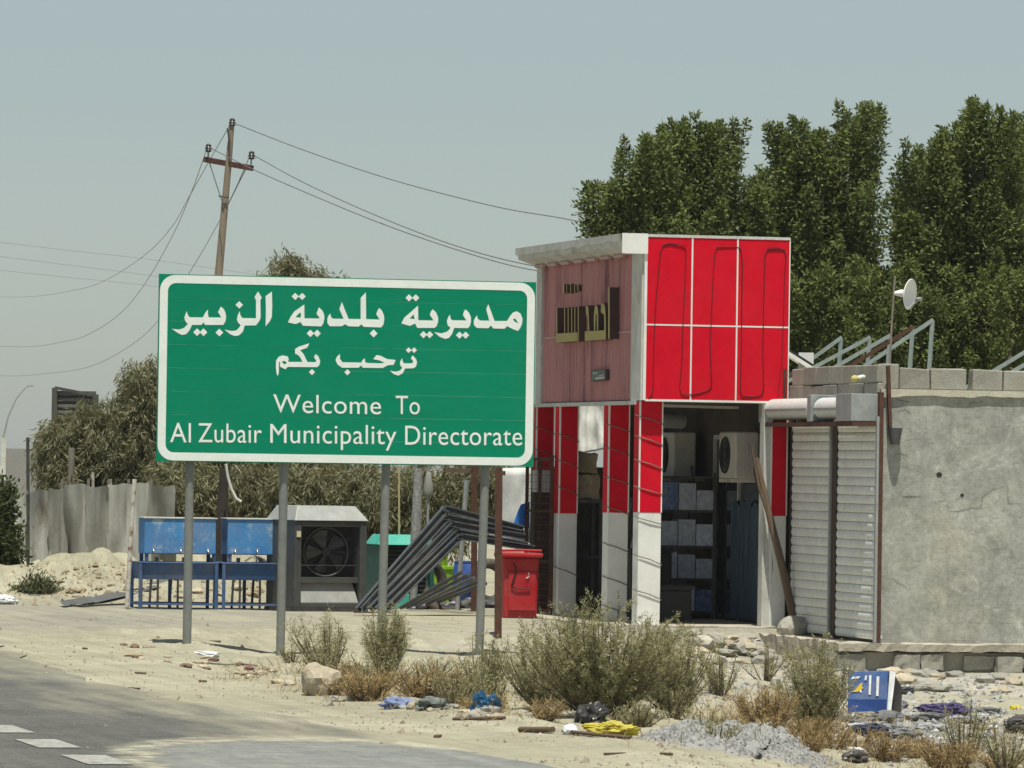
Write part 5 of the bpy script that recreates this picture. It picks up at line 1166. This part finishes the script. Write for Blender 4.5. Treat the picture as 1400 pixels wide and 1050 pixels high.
# dark bush at the left edge
DBUSH = mat('bush_leaves', (.085, .105, .035), (.05, .065, .022), rough=.6, scale=1.5, island=.4, transl=.2, tcol=(.1, .12, .03))
def leafy_bush(name, label, blobs, Y, n_, lm, L, Wd, z0=0.0):
    base = PY(blobs[0][0], 640, Y); base.z = z0; t_ = thing(name, label, 'bush', base); Pts = []; k = Y/FPX; Dd = []; tot = sum(b[2]*b[3] for b in blobs)
    for u, v, ru, rv in blobs:
        n = int(n_*ru*rv/tot); nc = max(8, n//25); c = np.array(PY(u, v, Y))+unit(nc)*(RNG.random(nc)[:, None]**.4)*np.array([ru*k, ru*k, rv*k]); ci = RNG.integers(0, nc, n)
        off = RNG.normal(size=(n, 3))*.07; Pts.append(c[ci]+off); D = (c[ci]-np.array(PY(u, v, Y)))*.8+np.array([0, 0, .2])+unit(n)*.5; Dd.append(D/np.linalg.norm(D, axis=1, keepdims=True))
    P = np.concatenate(Pts); D = np.concatenate(Dd); P[:, 2] = np.maximum(P[:, 2], z0+.02); n = len(P)
    npmesh('foliage', leaf_quads(P, D, unit(n), L*RNG.uniform(.7, 1.3, n), Wd*RNG.uniform(.7, 1.3, n)), 4, lm, t_)
    for k2 in range(7):
        u, v, ru, rv = blobs[k2 % len(blobs)]; q = PY(u+random.uniform(-ru, ru)*.5, v, Y); MB().tube([base, base.lerp(q, .5)+Vector((random.uniform(-.05, .05), 0, 0)), q], [.03, .02, .008], 6).build('stem', BARK, t_)
leafy_bush('bush', 'dense dark green bush beside the grey sheet fence', [(2, 700, 20, 42), (4, 745, 24, 40), (8, 785, 20, 32), (-25, 730, 34, 80)], 83.5, 9000, DBUSH, .085, .04)
leafy_bush('low_bush', 'low dusty green bush on the sand mound', [(55, 808, 26, 18), (40, 815, 18, 10)], 82, 2600, mat('dusty_green', (.12, .13, .06), (.08, .085, .04), rough=.8, island=.3), .08, .018, zt(PY(55, 808, 82).x, 82))

# ------------------------------------------------------------------ feathery desert shrubs on the verge
SHRUB = mat('grey_green_shrub', (.36, .335, .18), (.25, .238, .125), rough=.8, scale=2, island=.35, transl=.15, tcol=(.30, .28, .13))
STEM = mat('shrub_stem', (.15, .115, .08), (.10, .08, .055), rough=.9)
DRYS = mat('dry_straw', (.42, .31, .15), (.29, .205, .10), rough=.9, scale=3, island=.35, transl=.15, tcol=(.36, .26, .12))
def shrub(label, u, v, hpx, wpx, nst=26, dens=1.0, lm=SHRUB, lean=0.0, group=None, name='desert_shrub', nl=.034):
    base = GT(u, v); k = base.y/FPX; H = hpx*k; W_ = wpx*k*.5
    t_ = thing(name, label, 'shrub', base, group); sm = MB(); NP_, ND_ = [], []
    for i in range(nst):
        a = RNG.uniform(0, 2*np.pi); rr = RNG.random()**.5*1.05; h = H*RNG.uniform(.6, 1.12)*(1-.25*rr); tip = np.array([math.cos(a)*W_*rr+lean*H, math.sin(a)*W_*rr*.7, h])
        p0_ = np.array([math.cos(a)*.12*W_, math.sin(a)*.12*W_, -.03]); mid = p0_+(tip-p0_)*.5+np.array([math.cos(a)*.1*W_, math.sin(a)*.1*W_, -.05*h])
        bz = lambda s: (1-s)**2*p0_+2*s*(1-s)*mid+s*s*tip
        sm.tube([base+Vector(bz(s)) for s in (0, .35, .7, 1)], [.011, .008, .005, .002], 4, False)
        nt_ = max(6, int(h/.040))
        for j in range(nt_):
            s = .12+.88*(j+RNG.random())/nt_; o = bz(s); tl = RNG.uniform(.12, .34)*min(1.0, H)*(1.15-.55*s); td = unit(1)[0]*.8+np.array([0, 0, .75])+(tip/np.linalg.norm(tip))*.25; td /= np.linalg.norm(td)
            nn = int(46*dens*tl/.18)+4; ss = RNG.random(nn); NP_.append(o+td*tl*ss[:, None]+RNG.normal(size=(nn, 3))*.010); d = td*.7+unit(nn)*.6; ND_.append(d/np.linalg.norm(d, axis=1, keepdims=True))
    P = np.concatenate(NP_)+np.array(base); D = np.concatenate(ND_); n = len(P)
    npmesh('foliage', leaf_quads(P, D, unit(n), nl*RNG.uniform(.5, 1.4, n), .0052*RNG.uniform(.7, 1.5, n)), 4, lm, t_)
    sm.build('stem_cluster', STEM, t_); return t_
GS = 'grey green desert shrubs on the verge'
shrub('broad grey green shrub in front of the shop columns', 822, 978, 150, 230, 84, 1.1)
shrub('grey green shrub half hiding the doorstep beside the broad shrub', 915, 972, 112, 130, 44, 1.0)
shrub('grey green shrub before the rusty post and broad shrub', 742, 968, 92, 130, 36, .9)
shrub('thin grey green shrub around the foot of the sign post by the red bin', 662, 950, 80, 110, 28, .8)
shrub('upright grey green shrub wrapping the sign post by the turquoise cooler', 526, 922, 92, 70, 28, 1.0)
shrub('straggly shrub with bare twigs between two sign posts', 450, 922, 84, 120, 24, .6)
shrub('low sparse shrub at the foot of the sign post by the grey cooler', 398, 905, 26, 46, 10, .6)
shrub('tall grey green shrub beside the blue carton', 1112, 1002, 122, 110, 42, 1.0)
shrub('small sparse shrub on the rubble before the doorstep', 1045, 930, 48, 70, 12, .5)
shrub('thin sparse shrub rising from the litter near the end wall', 1318, 1045, 96, 70, 14, .45)
shrub('grey green shrub beside the litter heap under the end wall', 1375, 1050, 62, 90, 18, .6)
shrub('small grey shrub at the edge of the cement heap', 985, 950, 60, 70, 18, .7)
random.seed(17)
for k in range(30):
    u = random.uniform(630, 1010) if k % 3 else random.uniform(400, 640); ed = 930+(u-330)*.150; v = ed-random.uniform(4, 50)
    shrub('low feathery grey green scrub filling the verge between the larger shrubs', u, v, random.uniform(26, 62), random.uniform(50, 95), 12, .75, SHRUB, 0, 'low feathery scrub on the verge')
def dry(label, u, v, hpx, wpx, n=40, d=.7): return shrub(label, u, v, hpx, wpx, n, d, DRYS, 0, None, 'dry_bush', .055)
dry('straw coloured dry bush beside the pale boulder', 500, 958, 42, 90, 34)
dry('straw coloured dry bush between the sign posts and the blue plastic', 580, 955, 46, 110, 40)
dry('reddish dry bush beside the tall shrub by the blue carton', 1050, 1003, 62, 100, 44)
dry('small dry bush in front of the broad grey green shrub', 745, 985, 26, 60, 18)
dry('dry bush at the foot of the tall shrub by the carton', 1110, 1018, 40, 70, 26)
dry('dry bush in the litter below the blue carton', 1210, 1040, 34, 80, 26)
dry('dry bush among litter before the end wall', 1300, 1048, 36, 90, 24)
random.seed(18)
for k in range(22):
    u = [random.uniform(440, 700), random.uniform(980, 1150), random.uniform(1150, 1400)][k % 3]; ed = 930+(u-330)*.150; v = min(1050, ed-random.uniform(0, 38))
    shrub('low straw coloured dry tuft on the littered verge', u, v, random.uniform(16, 34), random.uniform(50, 95), 16, .7, DRYS, 0, 'dry tufts on the verge', 'dry_tuft', .05)
# dry grass blades over the verge (one mass)
n = 7000; P = []
while len(P) < n:
    u = RNG.uniform(330, 1420); vv = RNG.uniform(905, 1060); edge = 930+(u-330)*.150
    if vv > edge+4 or vv < edge-75-.02*(u-330): continue
    if 860 < u < 1115 and vv > edge-32: continue
    if RNG.random() > float(vnoise(u*.02, vv*.05, 1.0, 4))**1.5*1.3: continue
    p = GT(u, vv) if len(P) % 6 == 0 else None
    if p is None:
        q = P[-1]; x_, y_ = q[0]+RNG.normal()*.13, q[1]+RNG.normal()*.25; P.append([x_, y_, zt(x_, y_)])
    else: P.append(list(p))
P = np.array(P); D = unit(n)*.9+np.array([0, 0, 1]); D /= np.linalg.norm(D, axis=1, keepdims=True)
o = npmesh('dry_grass', leaf_quads(P, D, unit(n), RNG.uniform(.04, .16, n), RNG.uniform(.004, .008, n)), 4, DRYS)
tag(o, 'straw coloured dry grass growing along the verge', 'grass', kind='stuff')

# ------------------------------------------------------------------ stones, rubble, litter
random.seed(77)
bo = GT(436, 950); tag(MB().rock(bo+EZ*.10, .20, 3, .30, (1.0, .8, .85), 5, 1.2).build('boulder', STONE, shade=False), 'pale angular boulder at the edge of the sand shoulder', 'boulder')
def scatter(n, box, rng_, name, label, cat, group, m, sq=(1.2, 1, .65), amp=.4, sub=2):
    for k in range(n):
        u = random.uniform(box[0], box[1]); v = box[2]+(box[3]-box[2])*(u-box[0])/(box[1]-box[0])+random.uniform(-1, 1)*box[4]; p = GT(u, v); r_ = random.uniform(*rng_)
        tag(MB().rock(p+EZ*r_*.2, r_, sub, amp, (sq[0]*random.uniform(.8, 1.3), sq[1], sq[2]*random.uniform(.6, 1.1)), k*3+1, 2.3).build(name, m[k % len(m)] if isinstance(m, list) else m), label, cat, group)
scatter(26, (165, 400, 888, 930, 9), (.03, .075), 'stone', 'small pale stone in the row along the sand shoulder', 'stone', 'small stones along the shoulder', [STONE, STONE, mat('brown_stone', (.20, .13, .09), (.14, .09, .07), rough=.95, bump=.5)])
scatter(16, (455, 700, 955, 982, 8), (.03, .08), 'stone', 'small stone at the foot of the dry bushes', 'stone', 'small stones under the dry bushes', [STONE, CEM])
scatter(76, (900, 1175, 884, 904, 20), (.04, .17), 'rubble_lump', 'broken cement lump on the rubble slope below the doorstep', 'rubble', 'cement lumps below the doorstep', [CEM, STONE, mat('pale_mortar', (.52, .49, .42), (.42, .39, .33), rough=.95, bump=.5), CEM], (1.3, 1, .6), .55)
scatter(34, (1120, 1400, 924, 942, 12), (.03, .14), 'rubble_lump', 'broken lump of block fallen below the end wall', 'rubble', 'block lumps below the end wall', [BLOCK, CEM, STONE], (1.3, 1, .6), .45)
scatter(26, (70, 360, 803, 800, 16), (.03, .09), 'clod', 'dry earth clod on the sand mound before the sheet fence', 'clod', 'clods on the sand mound', [STONE, mat('earth_clod', (.33, .26, .17), (.25, .19, .12), rough=.95, bump=.6)])
# grey heap of hardened cement along the shoulder
mh = MB(); n1, n2 = 170, 60; g = {}
for i in range(n1+1):
    s = i/n1; p = GT(866+(1110-866)*s, 1008+(1052-1008)*s)
    for j in range(n2+1):
        t = j/n2; q = p+Vector((.12, 1, 0)).normalized()*(4.2*t)
        prof = math.sin(math.pi*min(1, t*1.02))**.7*math.sin(math.pi*min(1, s*.98+.02))**.5
        h = .25*prof*(.75+.6*mnoise.noise(Vector((q.x*2.2, q.y*1.1, 0))))+.06*prof*mnoise.noise(Vector((q.x*8, q.y*6, 1)))+.028*prof*mnoise.noise(Vector((q.x*19, q.y*13, 2)))
        g[i, j] = Vector((q.x+.03*mnoise.noise(Vector((q.x*5, q.y*5, 7))), q.y, zt(q.x, q.y)-.02+max(0, h)))
for i in range(n1):
    for j in range(n2): mh.add([g[i, j], g[i+1, j], g[i+1, j+1], g[i, j+1]], [(0, 1, 2, 3)], False)
tag(mh.build('cement_heap', mat('grey_cement_heap', (.34, .335, .315), (.24, .235, .225), rough=.95, scale=12, bump=.8, bscale=40)), 'low grey heap of hardened cement spill along the shoulder', 'cement heap')
def crumple(name, label, u, v, r_, m, sq=(1.2, .9, .6), amp=.75, seed=1, group=None, cat='rubbish'):
    r_ *= .78
    p = GT(u, v); bm = bmesh.new(); bmesh.ops.create_icosphere(bm, subdivisions=4 if (r_ > .11 and not group) else 3, radius=1); so = Vector((seed*3.1, seed*1.7, seed*.9))
    rz = Matrix.Rotation(seed*2.3, 3, 'Z'); vs = []
    for q in bm.verts:
        n1 = mnoise.noise(q.co*1.5+so); n2 = abs(mnoise.noise(q.co*3.2+so)); n3 = abs(mnoise.noise(q.co*7+so)); n4 = abs(mnoise.noise(q.co*15+so))
        k = 1+amp*(.7*n1-.75*n2-.35*n3-.15*n4)+.2; c = rz@Vector((q.co.x*r_*sq[0]*k, q.co.y*r_*sq[1]*k, q.co.z*r_*sq[2]*k)); c.z = max(c.z, -r_*.35)
        vs.append(p+EZ*r_*.3+c)
    bm.verts.index_update(); mb = MB(); mb.add(vs, [[w.index for w in f.verts] for f in bm.faces], False); bm.free()
    return tag(mb.build(name, m), label, cat, group)
PB = mat('blue_plastic', (.10, .16, .36), (.26, .30, .42), rough=.4, scale=14, dust=.35); PDB = mat('deep_blue_plastic', (.012, .055, .13), (.03, .11, .20), rough=.35, scale=12, dust=.35)
PW = mat('white_plastic', (.74, .75, .75), (.62, .63, .63), rough=.5, scale=10); PK = mat('black_plastic', (.02, .02, .022), (.04, .04, .045), rough=.35, scale=10, dust=.35); PYL = mat('yellow_plastic', (.52, .44, .03), (.40, .33, .03), rough=.5, scale=10, dust=.35)
PGY = mat('grey_rag', (.30, .30, .30), (.16, .16, .165), rough=.9, scale=9, objrand=.6)
crumple('plastic_bag', 'crumpled pale blue plastic bag beside the dry bushes', 545, 968, .13, PB, (1.5, .9, .55), seed=3)
crumple('plastic_bag', 'dark grey green plastic bag beside the pale blue bag', 590, 970, .14, mat('grey_green_plastic', (.10, .12, .11), (.16, .18, .17), rough=.5, scale=12), (1.3, .9, .6), seed=4)
crumple('plastic_bag', 'deep blue upright plastic bag by the verge', 663, 975, .15, PDB, (.9, .8, 1.0), seed=5)
crumple('plastic_bag', 'black plastic bag under the broad grey green shrub', 806, 990, .19, PK, (1.0, .8, .85), seed=6)
crumple('plastic_bag', 'flat black plastic scrap behind the white bottle', 742, 974, .12, PK, (1.6, .8, .4), seed=7)
crumple('plastic_sheet', 'bright yellow plastic sheet beside the black bag', 836, 1004, .15, PYL, (1.5, .7, .45), seed=8)
crumple('white_cup', 'crushed white cup on the shoulder by the fallen stick', 780, 1003, .075, PW, (1.2, .9, .8), .35, 9)
crumple('white_paper', 'scrap of white paper among the dry bushes', 532, 938, .07, PW, (1.3, .8, .6), seed=10)
crumple('white_paper', 'scrap of white paper caught beside the straggly shrub', 497, 932, .05, PW, (1.3, .8, .5), seed=11)
crumple('white_sack', 'white sack lying by the sign post near the blue tanks', 282, 898, .12, PW, (2.0, .7, .4), seed=12)
crumple('white_sack', 'white sack at the foot of the dark bush', 8, 826, .20, PW, (1.6, .9, .5), .5, 13)
crumple('red_wrapper', 'faded red wrapper among the shoulder stones', 340, 916, .06, mat('faded_red', (.30, .12, .11), (.22, .1, .09)), seed=14)
random.seed(55)
for k in range(34):
    u = random.gauss(1235, 55); v = random.gauss(992, 13)
    u = min(max(u, 1150), 1400); v = min(max(v, 965), 1045)
    crumple('rag', 'crumpled grey rag in the litter heap below the blue carton', u, v, random.uniform(.06, .16), PGY, (1.4, .9, .45), .8, 20+k, 'grey rags in the litter heap')
for k, (u, v, r_, m_, lab) in enumerate(((1290, 978, .2, mat('purple_cloth', (.05, .04, .11), (.08, .06, .15), rough=.9), 'purple cloth in the litter heap behind the grey rags'), (1192, 1005, .16, mat('navy_cloth', (.03, .035, .06), (.05, .055, .08), rough=.9), 'dark navy cloth roll below the blue carton'), (1398, 1000, .22, PK, 'black plastic bag at the far end of the litter heap'), (1232, 948, .12, PK, 'black plastic scrap beside the open carton end'), (1352, 975, .1, PGY, 'dark rag by the yellow litter scrap'), (1388, 970, .07, PYL, 'yellow litter scrap near the end wall'), (1170, 1040, .13, PK, 'burnt black scrap under the dry bush'))):
    crumple('cloth', lab, u, v, r_, m_, (1.5, .9, .5), .6, 60+k)
for k in range(14):
    u = random.uniform(1160, 1395); v = random.uniform(968, 1045)
    crumple('white_scrap', 'small white paper scrap strewn over the litter heap', u, v, random.uniform(.025, .06), PW, (1.5, .9, .4), .6, 80+k, 'white scraps on the litter heap')
# blue printed carton lying open
p = GT(1160, 975); F = Frame(p+Vector((0, .1, 0)), R(-14)); BC = mat('blue_carton', (.025, .10, .30), (.02, .08, .25), rough=.6, scale=6, dust=.4)
ct = thing('blue_carton', 'battered blue printed carton lying open on the rubble', 'carton', p)
L_c, D_c, H_c = .39, .24, .40
MB().hexa([F.p(0, 0, 0), F.p(L_c, 0, 0), F.p(L_c, D_c, 0), F.p(0, D_c, 0), F.p(-.03, .14, H_c), F.p(L_c-.02, .12, H_c+.02), F.p(L_c-.02, D_c+.06, H_c), F.p(-.03, D_c+.06, H_c-.02)]).build('body', BC, ct, bevel=.01)
fp = lambda x, z: F.p(x-.03*z/H_c, (.14-.045*x/L_c)*z/H_c-.010, z)
def patch(pts, m, name): MB().prism([fp(x, z) for x, z in pts], F.y*.004).build(name, m, ct) 
for x, z, w2, h2 in ((.21, .18, .03, .19), (.285, .17, .035, .19), (.12, .20, .025, .09), (.03, .33, .10, .025), (.17, .32, .025, .045)):
    patch([(x, z), (x+w2*.7, z), (x+w2, z+h2), (x+w2*.25, z+h2)], PW, 'print_mark')
patch([(.02, .20), (.07, .22), (.13, .29), (.155, .29), (.135, .255), (.16, .245), (.10, .205)], mat('print_yellow', (.60, .42, .03), (.55, .36, .03)), 'print_swoosh')
patch([(0, .0), (L_c, .0), (L_c, .14), (0, .13)], mat('print_navy', (.015, .05, .2), (.012, .04, .16), rough=.6), 'print_band')
patch([(.02, .005), (.24, .02), (.33, .0), (.24, -.01)], STONE, 'torn_liner')
o = MB(); o.add([F.p(L_c, .0, 0), F.p(L_c+.035, .03, .02), F.p(L_c+.05, .17, .40), F.p(L_c, .13, H_c+.02)], [(0, 1, 2, 3)]); o = o.build('open_flap', PW, ct); md = o.modifiers.new('s', 'SOLIDIFY'); md.thickness = .008
MB().box(F, L_c-.005, L_c+.003, .12, D_c, .02, H_c-.03).build('painted_inside_shade', mat('carton_inside_shade', (.07, .03, .03), (.05, .02, .02)), ct)  # dark sheet on the end face paints the shade inside the open carton
o = MB(); o.add([F.p(L_c, D_c, .02), F.p(L_c+.1, D_c-.03, .0), F.p(L_c+.1, D_c, .25), F.p(L_c, D_c+.05, H_c)], [(0, 1, 2, 3)]); o = o.build('open_flap', DARKST, ct); md = o.modifiers.new('s', 'SOLIDIFY'); md.thickness = .008
# sticks
tag(MB().tube([GT(711, 1001)+EZ*.02, GT(756, 1003)+EZ*.03], .022, 8).build('stick', WOOD), 'short thick stick lying on the sand shoulder', 'stick')
tag(MB().tube([GT(770, 1003)+EZ*.02, GT(815, 1008)+EZ*.02, GT(862, 1012)+EZ*.02], .014, 7).build('stick', WOOD), 'long thin stick lying beside the cement heap', 'stick')
tag(MB().tube([GT(620, 985)+EZ*.012, GT(690, 984)+EZ*.015], .014, 7).build('batten', WOOD), 'thin dark batten lying below the deep blue bag', 'stick')
tag(MB().tube([GT(u, v)+EZ*.012 for u, v in ((275, 905), (290, 909), (310, 910), (330, 909), (352, 912))], .008, 5).build('wire_scrap', WIREM), 'thin wire scrap lying among the shoulder stones', 'wire')
random.seed(91)
for k, (u, v) in enumerate(((204, 877), (283, 933), (302, 878), (200, 922), (192, 943), (120, 888), (600, 1009), (830, 1033), (920, 1033))):
    p = GT(u, v); F = Frame(p, random.uniform(0, 3)); tag(MB().box(F, 0, random.uniform(.08, .2), 0, .04, 0, .018).build('wood_chip', WOOD), 'small dark wood chip on the sand shoulder', 'wood chip', 'wood chips on the shoulder')
# gravel: far too many to count
n = 9500; P = []
for k in range(n):
    u = RNG.uniform(-20, 1420); vv = 838+212*RNG.random()**.9
    p = PG(u, vv, 0); tt = p.x*EF.x+p.y*EF.y
    if tt < 8.3 and RNG.random() < .8: continue
    if float(vnoise(p.x, p.y, .8, 9)) < .42: continue
    P.append((p.x, p.y, zt(p.x, p.y)))
P = np.array(P); n = len(P); s = RNG.uniform(.006, .022, n)*(1+1.2*(RNG.random(n) > .93)); T = []
a4 = np.array([[1, 0, -.3], [-.5, .87, -.3], [-.5, -.87, -.3], [0, 0, .7]])
rot = RNG.uniform(0, 6.28, n); jit = RNG.uniform(.7, 1.3, (n, 4, 3))
co = a4[None]*jit; cx = co[..., 0]*np.cos(rot)[:, None]-co[..., 1]*np.sin(rot)[:, None]; cy = co[..., 0]*np.sin(rot)[:, None]+co[..., 1]*np.cos(rot)[:, None]
co = np.stack([cx, cy, co[..., 2]], -1)*s[:, None, None]+P[:, None, :]
tri = np.array([[0, 1, 3], [1, 2, 3], [2, 0, 3]]); V = co[:, tri, :].reshape(-1, 3)
o = npmesh('gravel', V, 3, mat('gravel_stones', (.36, .31, .24), (.22, .18, .14), rough=.95, island=.45)); tag(o, 'loose gravel scattered over the sandy shoulder', 'gravel', kind='stuff')

n = 900; P = []
for k in range(n):
    p = GT(RNG.uniform(20, 380), RNG.uniform(772, 829)) if k % 3 == 0 else None
    if p is None: q = P[-1]; x_, y_ = q[0]+RNG.normal()*.2, q[1]+RNG.normal()*.3; P.append((x_, y_, zt(x_, y_)))
    else: P.append(tuple(p))
P = np.array(P); sz = RNG.uniform(.012, .055, n)*RNG.uniform(.5, 1.2, n); co = a4[None]*RNG.uniform(.6, 1.4, (n, 4, 3)); rot = RNG.uniform(0, 6.28, n)
cx = co[..., 0]*np.cos(rot)[:, None]-co[..., 1]*np.sin(rot)[:, None]; cy = co[..., 0]*np.sin(rot)[:, None]+co[..., 1]*np.cos(rot)[:, None]
co = np.stack([cx, cy, co[..., 2]+.1], -1)*sz[:, None, None]+P[:, None, :]
o = npmesh('earth_crumbs', co[:, tri, :].reshape(-1, 3), 3, mat('earth_crumbs', (.36, .30, .20), (.26, .21, .14), rough=.95, island=.4)); tag(o, 'dry earth crumbs covering the sand mound', 'earth', kind='stuff')
n = 2600; P = []
while len(P) < n:
    if RNG.random() < .7: u = RNG.normal(1270, 75); v = RNG.normal(998, 20)
    else: u = RNG.uniform(900, 1400); v = RNG.uniform(905, 960)
    if not (900 < u < 1420 and 900 < v < 1060): continue
    p = GT(u, v) if len(P) % 4 == 0 else None
    if p is None: q = P[-1]; x_, y_ = q[0]+RNG.normal()*.15, q[1]+RNG.normal()*.4; P.append((x_, y_, zt(x_, y_)))
    else: P.append(tuple(p))
P = np.array(P); sz = RNG.uniform(.012, .05, n); co = a4[None]*RNG.uniform(.5, 1.5, (n, 4, 3)); co[..., 2] *= RNG.uniform(.3, 1.0, (n, 1)); rot = RNG.uniform(0, 6.28, n)
cx = co[..., 0]*np.cos(rot)[:, None]-co[..., 1]*np.sin(rot)[:, None]; cy = co[..., 0]*np.sin(rot)[:, None]+co[..., 1]*np.cos(rot)[:, None]
co = np.stack([cx, cy, co[..., 2]+.25], -1)*sz[:, None, None]+P[:, None, :]
o = npmesh('litter_fragments', co[:, tri, :].reshape(-1, 3), 3, mat('litter_bits', (.36, .36, .35), (.16, .16, .17), rough=.8, scale=9, island=.7)); tag(o, 'small grey and white litter fragments strewn below the end wall', 'litter', kind='stuff')
n = 3200; P = []
for k in range(n):
    i = int(RNG.integers(4, n1-3)); j = int(RNG.integers(2, n2-4)); q = g[i, j]; P.append((q.x+RNG.normal()*.02, q.y+RNG.normal()*.04, q.z))
P = np.array(P); sz = RNG.uniform(.008, .024, n); co = a4[None]*RNG.uniform(.7, 1.3, (n, 4, 3)); rot = RNG.uniform(0, 6.28, n)
cx = co[..., 0]*np.cos(rot)[:, None]-co[..., 1]*np.sin(rot)[:, None]; cy = co[..., 0]*np.sin(rot)[:, None]+co[..., 1]*np.cos(rot)[:, None]
co = np.stack([cx, cy, co[..., 2]+.15], -1)*sz[:, None, None]+P[:, None, :]
o = npmesh('cement_crumbs', co[:, tri, :].reshape(-1, 3), 3, mat('cement_crumbs', (.30, .295, .28), (.22, .215, .205), rough=.95, island=.4)); tag(o, 'grey cement crumbs lying over the cement heap', 'rubble', kind='stuff')
# ------------------------------------------------------------------ haze: one closed box of even, pale air
HZ = bpy.data.materials.new('dusty_haze'); HZ.use_nodes = True; N = HZ.node_tree.nodes; N.remove(N['Principled BSDF'])
pv = N.new('ShaderNodeVolumePrincipled'); pv.inputs['Color'].default_value = (.88, .92, .93, 1); pv.inputs['Density'].default_value = .00013; pv.inputs['Anisotropy'].default_value = 0.0
HZ.node_tree.links.new(pv.outputs[0], N['Material Output'].inputs['Volume'])
USE_HAZE = True
if USE_HAZE:
    hz = MB().box(WF, -2000, 2000, -2000, 2000, -2.0, 13.0).build('haze', HZ); hz['kind'] = 'stuff'; hz['label'] = 'thin pale dusty haze in the air over the whole place'; hz['category'] = 'haze'
